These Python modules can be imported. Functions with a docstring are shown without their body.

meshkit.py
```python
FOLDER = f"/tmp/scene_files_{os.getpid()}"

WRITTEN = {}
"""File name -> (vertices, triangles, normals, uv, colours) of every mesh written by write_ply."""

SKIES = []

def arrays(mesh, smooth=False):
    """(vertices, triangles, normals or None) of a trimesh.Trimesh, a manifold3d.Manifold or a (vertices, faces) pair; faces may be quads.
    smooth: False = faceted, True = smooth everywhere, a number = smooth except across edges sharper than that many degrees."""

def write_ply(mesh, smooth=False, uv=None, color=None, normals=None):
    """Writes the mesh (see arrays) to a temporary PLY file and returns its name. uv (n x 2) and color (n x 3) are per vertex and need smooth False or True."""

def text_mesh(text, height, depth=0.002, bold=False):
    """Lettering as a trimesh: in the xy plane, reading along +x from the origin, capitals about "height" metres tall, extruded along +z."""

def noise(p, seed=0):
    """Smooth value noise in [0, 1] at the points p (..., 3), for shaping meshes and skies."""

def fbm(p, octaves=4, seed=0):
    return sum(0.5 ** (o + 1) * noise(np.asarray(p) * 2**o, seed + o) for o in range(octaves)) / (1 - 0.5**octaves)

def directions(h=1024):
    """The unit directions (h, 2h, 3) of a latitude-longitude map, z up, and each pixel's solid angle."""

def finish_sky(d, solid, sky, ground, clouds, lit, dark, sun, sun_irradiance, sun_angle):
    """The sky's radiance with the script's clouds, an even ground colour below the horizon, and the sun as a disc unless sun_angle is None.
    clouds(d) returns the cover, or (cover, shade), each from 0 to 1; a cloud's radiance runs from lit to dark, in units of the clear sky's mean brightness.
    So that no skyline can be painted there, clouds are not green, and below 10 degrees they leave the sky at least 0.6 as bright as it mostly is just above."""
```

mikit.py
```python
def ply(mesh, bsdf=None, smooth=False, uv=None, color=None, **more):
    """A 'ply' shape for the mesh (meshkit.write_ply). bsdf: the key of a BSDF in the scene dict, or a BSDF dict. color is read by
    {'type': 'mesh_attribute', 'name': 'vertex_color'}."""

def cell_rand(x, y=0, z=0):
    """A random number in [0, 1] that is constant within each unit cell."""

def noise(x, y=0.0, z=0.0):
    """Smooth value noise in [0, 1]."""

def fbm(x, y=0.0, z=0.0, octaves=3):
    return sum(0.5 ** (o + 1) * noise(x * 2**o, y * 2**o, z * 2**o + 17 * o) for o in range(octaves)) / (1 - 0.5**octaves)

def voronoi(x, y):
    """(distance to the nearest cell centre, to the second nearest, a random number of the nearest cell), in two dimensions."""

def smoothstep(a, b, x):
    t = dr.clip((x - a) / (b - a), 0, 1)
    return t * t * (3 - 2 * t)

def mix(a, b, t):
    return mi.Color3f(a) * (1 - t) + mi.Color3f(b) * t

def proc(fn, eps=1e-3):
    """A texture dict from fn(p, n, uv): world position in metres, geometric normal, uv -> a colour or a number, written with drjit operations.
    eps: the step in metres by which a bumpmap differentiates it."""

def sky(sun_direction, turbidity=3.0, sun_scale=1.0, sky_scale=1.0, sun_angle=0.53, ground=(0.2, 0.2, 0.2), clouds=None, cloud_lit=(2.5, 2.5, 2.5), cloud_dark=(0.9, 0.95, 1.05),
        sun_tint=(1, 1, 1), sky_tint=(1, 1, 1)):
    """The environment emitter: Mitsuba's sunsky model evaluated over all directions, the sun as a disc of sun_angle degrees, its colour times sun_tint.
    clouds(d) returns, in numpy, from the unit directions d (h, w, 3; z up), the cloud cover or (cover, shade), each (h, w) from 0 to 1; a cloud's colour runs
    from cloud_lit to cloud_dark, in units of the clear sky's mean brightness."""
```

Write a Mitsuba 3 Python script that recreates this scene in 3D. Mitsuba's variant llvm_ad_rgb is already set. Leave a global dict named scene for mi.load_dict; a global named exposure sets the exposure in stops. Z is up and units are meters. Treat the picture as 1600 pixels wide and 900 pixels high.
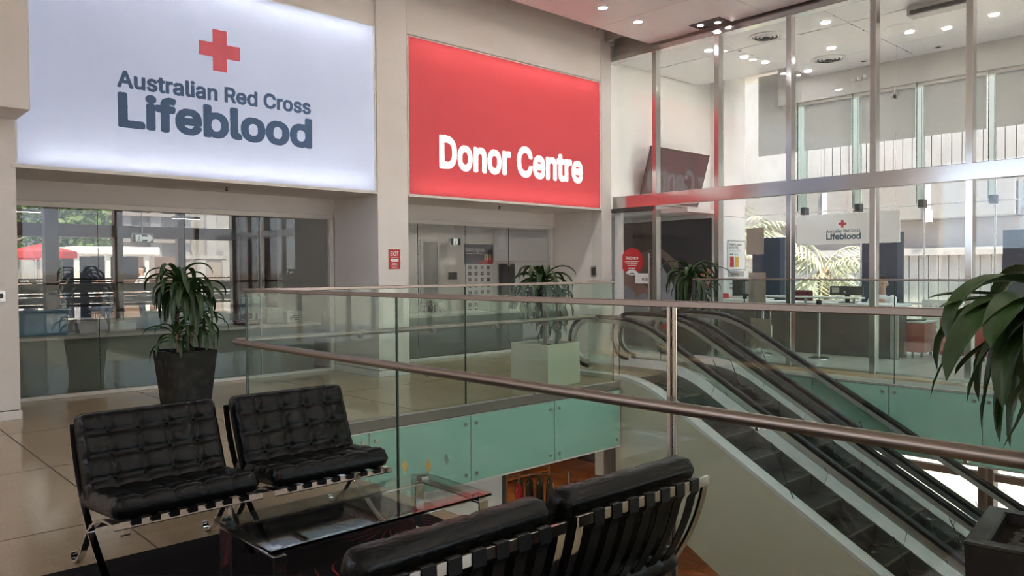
import math, random, numpy as np, trimesh, manifold3d as m3, mitsuba as mi, drjit as dr, mikit, meshkit
from shapely.geometry import Polygon, Point, box as sbox
from scipy.spatial import ConvexHull
TR = mi.ScalarTransform4f
scene, labels = {}, {}

# ---------------------------------------------------------------- camera, sky, exposure
EYE = 1.55
_yaw, _pitch, _roll = 0.82415, -0.021757, -0.0067298
_f = np.array([math.cos(_yaw)*math.cos(_pitch), math.sin(_yaw)*math.cos(_pitch), math.sin(_pitch)])
_r = np.array([math.sin(_yaw), -math.cos(_yaw), 0.0]); _u = np.cross(_r, _f)
_u = _u*math.cos(_roll) - _r*math.sin(_roll)
scene['camera'] = {'type': 'perspective', 'fov': 66.9990, 'fov_axis': 'x', 'near_clip': 0.05, 'far_clip': 500.0,
    'to_world': TR().look_at(origin=[0, 0, EYE], target=[float(v) for v in _f + [0, 0, EYE]], up=[float(v) for v in _u])}
exposure = 0.52
SKY = 11.0
def clouds(d):
    n = meshkit.fbm(d*3.0, 4, 5)
    return np.clip((n - 0.40)*4, 0, 1)*0.85, np.clip((n-0.55)*2, 0, 1)
scene['sky'] = mikit.sky([-0.20, -0.38, 0.90], turbidity=3.5, sun_scale=SKY*0.9, sky_scale=SKY, sun_angle=2.0, ground=(0.25, 0.24, 0.22),
    clouds=clouds, cloud_lit=(1.9, 1.9, 1.9), cloud_dark=(1.1, 1.1, 1.15))
LAMP = 420.      # radiance of the recessed downlights

# ---------------------------------------------------------------- helpers
_used = {}
def numbered(k):
    if k not in _used:
        _used[k] = 0
        return k
    _used[k] += 1
    return numbered('%s_%03d' % (k, _used[k]))
def lab(key, label=None, cat=None, group=None, kind=None):
    d = {}
    if label: d['label'] = label
    if cat: d['category'] = cat
    if group: d['group'] = group
    if kind: d['kind'] = kind
    if d: labels[key] = {**labels.get(key, {}), **d}
    return key
def thing(name, label, cat, group=None):
    return lab(numbered(name), label, cat, group)
def struct(name):
    return lab(numbered(name), kind='structure')
def add(name, mesh, mat, parent=None, smooth=False, label=None, cat=None, group=None, kind=None, tw=None, emit=None):
    key = numbered(f'{parent}__{name}' if parent else name)
    d = dict(mesh) if isinstance(mesh, dict) else mikit.ply(mesh, mat, smooth=smooth)
    if tw is not None: d['to_world'] = tw
    if emit is not None: d['emitter'] = {'type': 'area', 'radiance': {'type': 'rgb', 'value': [float(v) for v in emit]}}
    scene[key] = d
    return lab(key, label, cat, group, kind)
def cat(*ms):
    out = []
    for m in ms: out += list(m) if isinstance(m, (list, tuple)) else [m]
    return trimesh.util.concatenate(out)
def box(x0, x1, y0, y1, z0, z1):
    x0, x1 = sorted((x0, x1)); y0, y1 = sorted((y0, y1)); z0, z1 = sorted((z0, z1))
    b = trimesh.creation.box((x1-x0, y1-y0, z1-z0)); b.apply_translation(((x0+x1)/2, (y0+y1)/2, (z0+z1)/2)); return b
def hull(pts):
    pts = np.asarray(pts, float); h = ConvexHull(pts); f = h.simplices.copy()
    c = pts.mean(0)
    for i, (a, b, d) in enumerate(f):
        if np.dot(np.cross(pts[b]-pts[a], pts[d]-pts[a]), pts[a]-c) < 0: f[i] = f[i][::-1]
    return trimesh.Trimesh(pts, f, process=False)
def rbox(x0, x1, y0, y1, z0, z1, b=0.006):
    x0, x1 = sorted((x0, x1)); y0, y1 = sorted((y0, y1)); z0, z1 = sorted((z0, z1))
    b = min(b, (x1-x0)/2.01, (y1-y0)/2.01, (z1-z0)/2.01); P = []
    for sx in (0, 1):
        for sy in (0, 1):
            for sz in (0, 1):
                c = np.array([(x0, x1)[sx], (y0, y1)[sy], (z0, z1)[sz]]); o = np.array([1-2*sx, 1-2*sy, 1-2*sz])*b
                for k in range(3):
                    q = c + o; q[k] = c[k]; P.append(q)
    return hull(P)
def frame4(o, ex, ey, ez):
    m = np.eye(4); m[:3, 0], m[:3, 1], m[:3, 2], m[:3, 3] = ex, ey, ez, o; return m
def put(mesh, o, ex, ey, ez):
    m = mesh.copy(); m.apply_transform(frame4(o, ex, ey, ez)); return m
def onS(mesh, x, y, z): return put(mesh, (x, y, z), (1, 0, 0), (0, 0, 1), (0, -1, 0))      # on a face looking towards -Y
def onW(mesh, x, y, z): return put(mesh, (x, y, z), (0, -1, 0), (0, 0, 1), (-1, 0, 0))     # on a face looking towards -X
def ext(poly, d):
    gs = [g for g in getattr(poly, 'geoms', [poly]) if not g.is_empty and g.area > 1e-9]
    return cat([trimesh.creation.extrude_polygon(g, d, engine='earcut') for g in gs])
def rect(w, h): return sbox(0, 0, w, h)
def text(s, h, w=None, bold=False, d=0.002, fat=0.0):
    m = meshkit.text_mesh(s, h, d, bold)
    if fat: m = cat([m] + [m.copy().apply_translation((a*fat, b*fat, 0.00012*i)) for i, (a, b) in enumerate(((1, 0), (-1, 0), (0, 1), (0, -1), (.7, .7), (-.7, .7), (.7, -.7), (-.7, -.7)))])
    m.apply_translation((-m.bounds[0][0], 0, 0))
    if w: m.apply_scale((w/m.bounds[1][0], 1, 1))
    return m
def quad(a, b, c, d):
    return trimesh.Trimesh([a, b, c, d], [[0, 1, 2], [0, 2, 3]], process=False)
def pathframes(P, side=None):
    P = np.asarray(P, float); t = np.gradient(P, axis=0); t /= np.linalg.norm(t, axis=1, keepdims=True)
    if side is None:
        s = np.array([0, 0, 1.0]) if abs(t[0][2]) < .9 else np.array([1.0, 0, 0]); S = []
        for ti in t:
            s = s - ti*np.dot(s, ti); s /= np.linalg.norm(s); S.append(s.copy())
        S = np.array(S)
    else: S = np.tile(np.asarray(side, float), (len(P), 1))
    return P, t, S, np.cross(t, S)
def loft(rings, closed=False, caps=True):
    n, k = len(rings), len(rings[0]); V = np.vstack(rings); F = []
    for i in range(n if closed else n-1):
        a, b = i*k, ((i+1) % n)*k
        for j in range(k):
            j2 = (j+1) % k; F += [[a+j, a+j2, b+j2], [a+j, b+j2, b+j]]
    if caps and not closed:
        for base, fl in ((0, True), ((n-1)*k, False)):
            for j in range(1, k-1): F.append([base, base+j+1, base+j] if fl else [base, base+j, base+j+1])
    return trimesh.Trimesh(V, F, process=False)
def sweep(P, prof, side=None, closed=False):
    """prof: 2-D points (along side, along t x side)."""
    P, t, S, N = pathframes(P, side)
    m = loft([P[i] + np.outer([q[0] for q in prof], S[i]) + np.outer([q[1] for q in prof], N[i]) for i in range(len(P))], closed)
    m.fix_normals(); return m
def circ(r, n=10, ry=None): return [(r*math.cos(a), (ry or r)*math.sin(a)) for a in np.arange(n)*2*math.pi/n]
def rectp(w, h): return [(-w/2, -h/2), (w/2, -h/2), (w/2, h/2), (-w/2, h/2)]
def tube(P, r, n=10): return sweep(P, circ(r, n))
def cyl(p, q, r, n=16): return sweep([p, q], circ(r, n))
def lathe(prof, n=24, at=(0, 0, 0)):
    a = np.arange(n)*2*math.pi/n
    m = loft([np.stack([r*np.cos(a), r*np.sin(a), a*0+z], 1) + np.array(at) for r, z in prof], caps=False); m.fix_normals(); return m
def bez(*pts, n=12):
    pts = [np.asarray(p, float) for p in pts]; out = []
    for t in np.linspace(0, 1, n):
        q = list(pts)
        while len(q) > 1: q = [a*(1-t)+b*t for a, b in zip(q[:-1], q[1:])]
        out.append(q[0])
    return np.array(out)
def smoothpath(pts, n=6):
    from scipy.interpolate import CubicSpline
    pts = np.asarray(pts, float); s = np.r_[0, np.cumsum(np.linalg.norm(np.diff(pts, axis=0), axis=1))]
    return CubicSpline(s, pts)(np.linspace(0, s[-1], n*len(pts)))
def slabs_y(prof, x0, x1):
    """prism of a (Y, Z) polygon between two X values"""
    m = trimesh.creation.extrude_polygon(Polygon(prof), x1-x0, engine='earcut')
    return put(m, (x0, 0, 0), (0, 1, 0), (0, 0, 1), (1, 0, 0))

def trimesh_cross(s, arm=1/3):
    a = s*arm/2; h = s/2
    return Polygon([(-a, -h), (a, -h), (a, -a), (h, -a), (h, a), (a, a), (a, h), (-a, h), (-a, a), (-h, a), (-h, -a), (-a, -a)])

# ---------------------------------------------------------------- materials
def P_(name, col, rough=.5, spec=.5, metal=0., **k):
    scene[name] = {'type': 'twosided', 'bsdf': {'type': 'principled', 'base_color': col if isinstance(col, dict) else {'type': 'rgb', 'value': list(col)}, 'roughness': rough, 'specular': spec, 'metallic': metal, **k}}
    return name
def D_(name, col):
    scene[name] = {'type': 'twosided', 'bsdf': {'type': 'diffuse', 'reflectance': col if isinstance(col, dict) else {'type': 'rgb', 'value': list(col)}}}
    return name
def G_(name, t, r=1.0):
    scene[name] = {'type': 'thindielectric', 'int_ior': 1.5, 'specular_transmittance': {'type': 'rgb', 'value': list(t)}, 'specular_reflectance': {'type': 'rgb', 'value': [r]*3}}
    return name
def stone(p, n, uv):
    a = mikit.fbm(p.x*1.3, p.y*1.3, p.z*1.3, 3); b = mikit.noise(p.x*160, p.y*160, p.z*160); c = mikit.cell_rand(p.x*.62+.3, p.y*.62)
    return mikit.mix((.225, .163, .102), (.30, .228, .15), a*.7+c*.3)*(0.90+0.2*b)
def wood(p, n, uv):
    g = mikit.fbm(p.x*24, p.y*1.6, p.z*20, 3)
    return mikit.mix((.26, .10, .04), (.42, .19, .075), g)
def concrete(p, n, uv):
    a = mikit.fbm(p.x*.9, p.y*.9, p.z*.9, 4); b = mikit.noise(p.x*9, p.y*9, p.z*2)
    return mikit.mix((.29, .285, .285), (.40, .395, .40), a*.75+b*.25)
def pave(p, n, uv):
    a = mikit.fbm(p.x*.7, p.y*.7, 0, 4); b = mikit.noise(p.x*14, p.y*14, 0)
    return mikit.mix((.50, .485, .46), (.64, .625, .60), a*.6+b*.4)
def rugcol(p, n, uv):
    # black pile with a red burst of curved spokes around two centres
    out = mi.Color3f(.006, .005, .006)
    for cx, cy, R in ((2.02, 3.05, .62), (2.6, 3.95, .34)):
        dx, dy = p.x-cx, p.y-cy; r = dr.sqrt(dx*dx+dy*dy); a = dr.atan2(dy, dx) + 1.1*r + .25*mikit.noise(p.x*7, p.y*7, 0)
        s = dr.abs(dr.sin(a*13)); w = (1-mikit.smoothstep(.08, .24, s))*mikit.smoothstep(.04, .12, r)*(1-mikit.smoothstep(R*.75, R, r))
        out = out + mi.Color3f(.20, .012, .018)*w
    return out*(.7+.6*mikit.noise(p.x*300, p.y*300, 0))
def leather(p, n, uv):
    return mi.Float(mikit.fbm(p.x*42, p.y*42, p.z*42, 3)*.004+mikit.noise(p.x*420, p.y*420, p.z*420)*.0004)
def bark(p, n, uv):
    return mikit.mix((.10, .075, .05), (.22, .17, .12), mikit.noise(p.x*60, p.y*60, p.z*26))
def leafc(p, n, uv):
    return mikit.mix((.012, .032, .010), (.035, .078, .020), mikit.fbm(p.x*9, p.y*9, p.z*9, 2))
def planterc(p, n, uv):
    a = mikit.fbm(p.x*14, p.y*14, p.z*9, 3)
    return mikit.mix((.006, .006, .006), (.022, .021, .019), mikit.smoothstep(.45, .8, a))

D_('mat_wall', (.75, .712, .682)); D_('mat_white', (.84, .83, .82))
P_('mat_ceiling', (.83, .81, .79), .32, .4)
P_('mat_frame', (.66, .63, .59), .45, .4); P_('mat_whiteframe', (.78, .77, .74), .4, .4)
P_('mat_floor', mikit.proc(stone), .15, .55); P_('mat_grout', (.085, .07, .055), .8, .2)
P_('mat_floorlight', (.47, .46, .435), .18, .5)
P_('mat_steel', (.60, .57, .54), .22, .5, 1.0); P_('mat_chrome', (.80, .79, .78), .07, .5, 1.0)
P_('mat_rail', (.37, .305, .265), .40, .5, 1.0); P_('mat_alu', (.66, .65, .63), .32, .5, 1.0)
P_('mat_mullion', (.56, .54, .525), .15, .5, .95)
P_('mat_black', (.012, .012, .013), .5, .5); P_('mat_rubber', (.010, .0095, .010), .40, .3); P_('mat_dark', (.045, .043, .043), .5, .4)
scene['mat_leather'] = {'type': 'twosided', 'bsdf': {'type': 'bumpmap', 'scale': 1.0, 'bump': mikit.proc(leather, .0015), 'bsdf': {'type': 'principled', 'base_color': {'type': 'rgb', 'value': [.003, .0035, .004]}, 'roughness': .25, 'specular': .20}}}
P_('mat_strap', (.004, .0045, .005), .36, .16)
P_('mat_rug', mikit.proc(rugcol), .9, .1); P_('mat_step', (.011, .010, .0095), .5, .3); P_('mat_stepedge', (.055, .045, .035), .6, .3)
P_('mat_deck', (.56, .63, .65), .30, .5, .3); P_('mat_deckwhite', (.66, .66, .65), .35, .5, .3)  # bluish mat_deck tint puts reflected window light into the colour
P_('mat_clad', (.50, .465, .375), .55, .35)
P_('mat_planter', mikit.proc(planterc), .42, .3); P_('mat_planterwhite', (.66, .61, .50), .35, .5)
P_('mat_soil', (.02, .015, .012), .95, .1); P_('mat_pebble', (.05, .048, .046), .6, .4)
P_('mat_leaf', mikit.proc(leafc), .38, .5); P_('mat_bark', mikit.proc(bark), .85, .2)
scene['mat_fascia'] = {'type': 'twosided', 'bsdf': {'type': 'principled', 'base_color': {'type': 'rgb', 'value': [.27, .49, .40]}, 'roughness': .22, 'specular': .5}}
P_('mat_edge', (.012, .035, .026), .25, .4); P_('mat_red', (.46, .035, .04), .4, .4); P_('mat_redsign', (.50, .035, .045), .45, .3)
P_('mat_navy', (.035, .048, .075), .6, .3); P_('mat_slate', (.085, .11, .16), .5, .3); P_('mat_grey', (.34, .33, .31), .6, .3)
P_('mat_blind', (.50, .505, .50), .9, .1); P_('mat_bulk', (.54, .53, .51), .7, .2)
P_('mat_desk', (.075, .07, .066), .4, .4); P_('mat_brownpaper', (.40, .33, .29), .7, .2); P_('mat_paper', (.78, .78, .76), .7, .2)
P_('mat_wood', mikit.proc(wood), .4, .4); P_('mat_woodedge', (.05, .02, .01), .7, .2)
D_('mat_concrete', mikit.proc(concrete)); D_('mat_pave', mikit.proc(pave)); D_('mat_conc_dark', (.30, .265, .25))
P_('mat_brownmetal', (.17, .115, .095), .5, .4); P_('mat_skin', (.50, .30, .22), .55, .4); P_('mat_skin2', (.38, .21, .15), .55, .4)
P_('mat_yellow', (.62, .47, .10), .5, .3); P_('mat_gold', (.68, .42, .07), .5, .3); P_('mat_teal', (.20, .34, .38), .5, .3); P_('mat_blue', (.20, .36, .52), .5, .3)
P_('mat_maroon', (.11, .02, .03), .5, .3); P_('mat_olive', (.07, .075, .055), .8, .2); P_('mat_garment', (.50, .02, .03), .6, .3)
P_('mat_fleshpink', (.46, .27, .22), .6, .2); P_('mat_printgrey', (.42, .42, .47), .6, .2); P_('mat_printdark', (.045, .042, .055), .35, .4); P_('mat_printbrown', (.13, .085, .07), .35, .4)
P_('mat_palm', (.33, .36, .25), .5, .4); P_('mat_palmdry', (.42, .41, .29), .6, .3); P_('mat_tree', (.12, .20, .07), .6, .3)
P_('mat_hair', (.03, .022, .018), .6, .3); P_('mat_shirt', (.76, .77, .80), .8, .2)
D_('mat_white_led', (.8, .8, .8))
G_('mat_glass', (.82, .92, .865), .55); G_('mat_glassclear', (.90, .93, .915)); G_('mat_glassshop', (.66, .69, .67), .6); G_('mat_glassfacade', (.86, .88, .87)); G_('mat_glassfin', (.55, .74, .69)); G_('mat_tabletop', (.74, .80, .76)); G_('mat_glasstint', (.50, .50, .49), .6)

# ================================================================ structure
ZC = 5.70                                   # ceiling
XV0, XV1, YV0, YV1 = 3.07, 10.72, -1.4, 6.97    # the void over the escalators
YG, YP, XG, XF, YW = 10.93, 9.64, 11.70, 16.40, 9.90   # shop glazing, sign front, glazed wall, facade, white wall
ZL = -3.80                                  # lower floor

# ---- upper floor: bed + stone tiles with recessed joints
fl = struct('floor')
add('bed', cat(box(-6, XV0, -7, YG, -.118, -.006), box(XV0, XG, YV1, YG, -.118, -.006), box(XV1+.05, XG, -7, YV1, -.118, -.006), box(XV0, XV1, -7, YV0, -.118, -.006),
    box(XG, XF+.05, -7, YW, -.118, -.006), box(1.3, 11.3, YG, 19.2, -.118, -.006)), 'mat_grout', fl)
TX = [-6, -4.2, -2.4, -.35, 1.47, 3.27, 5.07, 6.87, 8.67, 10.2, XG]; TY = [-7, -5.2, -3.45, -1.7, .05, 1.8, 3.55, 5.3, 7.06, 8.8, YG]
g = .006
holes = sbox(XV0, YV0, XV1, YV1)
for i in range(len(TX)-1):
    for j in range(len(TY)-1):
        for c in getattr(sbox(TX[i]+g, TY[j]+g, TX[i+1]-g, TY[j+1]-g).difference(holes), 'geoms', [sbox(TX[i]+g, TY[j]+g, TX[i+1]-g, TY[j+1]-g).difference(holes)]):
            if c.is_empty or c.area < .004: continue
            m = trimesh.creation.extrude_polygon(c, .012, engine='earcut'); m.apply_translation((0, 0, -.012)); add('tile', m, 'mat_floor', fl)
for i in range(4):
    for j in range(13):
        x0, y0 = XG + i*1.18, -7 + j*1.3
        add('tile', box(x0+.003, min(x0+1.177, XF), y0+.003, y0+1.297, -.012, 0), 'mat_floorlight', fl)
# stone border and metal edge trim along the void
tr = struct('trim_1')
add('stone_border', cat(box(XV0, 8.46, YV1-.012, YV1, -.012, .002), box(XV1, XV1+.46, YV0, YV1-.3, -.012, .0025)), 'mat_grey', tr)
add('dark_edge', box(XV0, 8.46, YV1-.03, YV1-.013, -.115, -.012), P_('mat_edgestone', (.15, .135, .115), .5, .3), tr)
add('metal_edge', cat(box(XV0, 8.46, YV1-.05, YV1-.013, -.130, -.118), box(XV1-.004, XV1+.03, YV0, YV1-.3, -.022, .004)), 'mat_alu', tr)
# ---- frosted green glass fascia panels with bolts below the floor edge
def fascia(name, spans, far):
    k = struct(name)
    for a, b in spans:
        a += .006; b -= .006
        p = rbox(a, b, YV1-.045, YV1-.031, -.905, -.13, .003) if far else rbox(XV1+.004, XV1+.018, a, b, -.90, -.026, .003)
        add('glass_panel', p, 'mat_fascia', k)
        for u in (a+.075, b-.075):
            for z in ((-.225, -.815) if far else (-.10, -.82)):
                c = cyl((u, YV1-.046, z), (u, YV1-.062, z), .02, 12) if far else cyl((XV1+.003, u, z), (XV1-.013, u, z), .02, 12)
                add('bolt', c, 'mat_steel', k)
fascia('trim_2', [(3.09, 4.36), (4.36, 5.74), (5.74, 7.14), (7.14, 8.47)], True)
fascia('trim_3', [(YV0, -.2), (-.2, 1.0), (1.0, 2.15), (2.15, 3.05), (3.05, 4.165), (4.165, 5.23), (5.23, 6.3)], False)
add('soffit', cat(box(XV0-.25, 8.48, YV1-.03, YV1+.25, -.93, -.13), box(XV1+.05, XV1+.3, YV0, YV1, -.93, -.13)), 'mat_wall', struct('ceiling_lower') if False else fl)

# ---- main ceiling: panels with open joints, hung below a slab
ce = struct('ceiling')
add('slab', cat(box(-6.1, XG+.3, -7.1, YG+.4, 6.3, 6.4), box(XG+.02, XF+.3, -7.1, YW+.2, 5.95, 6.0), box(11.25, XG+.3, YP+.2, YW+.2, 5.6, 6.35), box(XG-.05, XG+.02, -7, YW, 6.0, 6.35)), 'mat_wall', ce)
CX = [-6, -3.9, -1.55, .8, 3.14, 5.48, 7.81, 10.147, XG-.12]; CY = [-7, -5.2, -2.87, -.54, 1.79, 4.12, 6.44, 8.76]
for i in range(len(CX)-1):
    for j in range(len(CY)-1):
        add('panel', rbox(CX[i]+.005, CX[i+1]-.005, CY[j]+.005, CY[j+1]-.005, ZC, ZC+.03, .003), 'mat_ceiling', ce)
IX = [XG+.12, 12.95, 14.85, 15.95]; IY = [-7, -4.4, -1.8, .85, 3.4, 5.7, 7.80, 9.88]
for i in range(3):
    for j in range(len(IY)-1):
        if i == 2 and j == 6: continue
        add('panel', rbox(IX[i]+(.02 if i == 1 else .005), IX[i+1]-.005, IY[j]+.005, IY[j+1]-.005, 5.65, 5.68, .003), 'mat_ceiling', ce)
add('hanging_bolt', cat([cyl((x+dx, y+dy, ZC-.006), (x+dx, y+dy, ZC), .014, 8) for x in CX[4:8] for y in CY[3:] for dx in (-.07, .07) for dy in (.07,)] +
    [cyl((x+dx, y, 5.644), (x+dx, y, 5.65), .014, 8) for x in IX[:3] for y in IY[3:7] for dx in (.12, .6)]), 'mat_dark', ce, kind='stuff')
add('air_slot', box(11.2, 11.55, 7.05, 7.65, ZC-.006, ZC+.001), 'mat_dark', ce)

# ---- sign wall (towards -Y): pier strips, header, soffits, returns
wf = struct('wall_front')
PIER = (6.26, 6.80)
add('pier', rbox(PIER[0], PIER[1], YP, YG+.3, .105, 6.3, .004), 'mat_wall', wf)
add('pier_base', rbox(PIER[0]-.004, PIER[1]+.004, YP-.004, YG, 0, .095, .003), 'mat_wall', wf)
add('upper_wall', cat(box(1.6, PIER[0], YP+.05, YP+.25, 5.13, 6.3), box(PIER[1], 11.25, YP+.0, YP+.25, 5.13, 6.3)), 'mat_wall', wf)
add('soffit', cat(box(1.6, PIER[0], YP+.04, YG+.1, 2.70, 2.735), box(PIER[1], 11.25, YP+.04, YG+.1, 2.70, 2.735)), 'mat_wall', wf)
add('bulkhead', cat(box(1.6, PIER[0], YG-.03, YG+.1, 2.43, 2.70), box(PIER[1], 11.25, YG-.03, YG+.1, 2.43, 2.70)), 'mat_wall', wf)
add('return_wall', box(11.25, 11.33, YP, YG+.1, 0, 6.3), 'mat_wall', wf)
add('corner_post', rbox(11.24, 11.52, YP-.02, YP+.24, 0, ZC+.2, .006), 'mat_frame', wf)
add('sign_sill', cat(box(1.7, PIER[0], YP-.012, YP+.04, 2.69, 2.722), box(PIER[1], 11.24, YP-.012, YP+.04, 2.69, 2.722)), 'mat_frame', wf)
wl = struct('wall_left')
add('pier', rbox(-.6, 1.74, YP, YG+.3, .105, 3.2, .004), 'mat_wall', wl)
add('pier_base', rbox(-.6, 1.755, YP-.004, YG, 0, .095, .003), 'mat_wall', wl)
add('projecting_box', rbox(-.6, 1.76, 9.0, YG, 3.2, 6.3, .004), 'mat_wall', wl)
add('far_wall', cat(box(-6.1, -6, -7, YG, -.1, 2.2), box(-6.1, -6, -7, YG, 5.2, 6.3), box(-6.1, -6, -7, 2.5, 2.2, 5.2), box(-6, -.6, 9.6, YG, 0, 6.3)), 'mat_wall', wl)  # unseen; high opening added to bring daylight onto faces towards -X
wb = struct('wall_back')                     # unseen, behind the camera: wall, posts and opening shaped for the daylight let in
add('solid_wall', box(-6, 3.2, -7.1, -7, -.1, 3.7), 'mat_wall', wb)  # closed part added to keep daylight off the left pier
add('header', box(-6, XF, -7.1, -7, 3.7, 6.3), 'mat_wall', wb)
for x in np.arange(-6, 16.5, 2.8): add('post', box(x, x+.15, -7.12, -6.98, 0, 3.7), 'mat_frame', wb)

# ---- shop windows (glazing in a light frame)
def shopwindow(name, x0, x1, joints, z1=2.38):
    k = struct(name)
    add('frame', cat(rbox(x0, x1, YG-.05, YG+.04, z1, z1+.07, .004), rbox(x1-.07, x1, YG-.05, YG+.04, 0, z1, .004), rbox(x0, x1, YG-.05, YG+.04, 0, .045, .004), rbox(x0, x0+.03, YG-.05, YG+.04, 0, z1, .004)), 'mat_frame', k)
    js = [x0+.03] + joints + [x1-.07]
    for a, b in zip(js[:-1], js[1:]):
        add('pane', quad((a+.004, YG, .045), (b-.004, YG, .045), (b-.004, YG, z1), (a+.004, YG, z1)), 'mat_glassshop', k)
    for x in joints: add('glass_joint', box(x-.0025, x+.0025, YG-.005, YG+.005, .045, z1), 'mat_edge', k)
    return k
shopwindow('window_1', 1.74, PIER[0]-.02, [2.86, 3.95, 5.04])
add('chrome_bar', cyl((5.04, YG-.02, .05), (5.04, YG-.02, 2.3), .010, 8), 'mat_steel', 'window_1')
shopwindow('window_2', PIER[1], 11.2, [7.90, 8.96, 10.03])

# ---- glazed wall of the white room (plane X = XG)
w3 = struct('window_3')
MY = [8.68, 7.37, 6.06, 4.75, 3.48, 2.2, .9, -.4, -1.7, -3.0, -4.3, -5.6]
for y in MY: add('mullion', rbox(XG-.09, XG+.05, y-.045, y+.045, 0, 5.62, .004), 'mat_mullion', w3)
add('transom', rbox(XG-.10, XG+.04, -7, 9.66, 2.735, 2.965, .005), 'mat_mullion', w3)
add('head', cat(rbox(XG-.12, XG+.08, -7, 9.66, 5.55, 5.64, .004), box(XG-.05, XG+.02, -7, 9.66, 5.64, 6.0)), 'mat_mullion', w3)
add('door_track', box(XG-.13, XG-.02, 8.7, 9.7, 2.66, 2.735), 'mat_dark', w3)
add('sill', box(XG-.03, XG+.03, -7, 8.66, 0, .03), 'mat_alu', w3)
add('white_jamb', rbox(XG-.04, XG+.04, 9.50, 9.66, 0, 2.66, .004), 'mat_whiteframe', w3)
ys = [9.66] + MY + [-7]
for a, b in zip(ys[:-1], ys[1:]):
    for z0, z1 in ((.03, 2.735), (2.965, 5.56)):
        if a > 9.6 and z0 < 1: a2 = 9.5
        else: a2 = a-.05
        add('pane', quad((XG, a2, z0), (XG, b+.045, z0), (XG, b+.045, z1), (XG, a2, z1)), 'mat_glassclear', w3)
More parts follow.
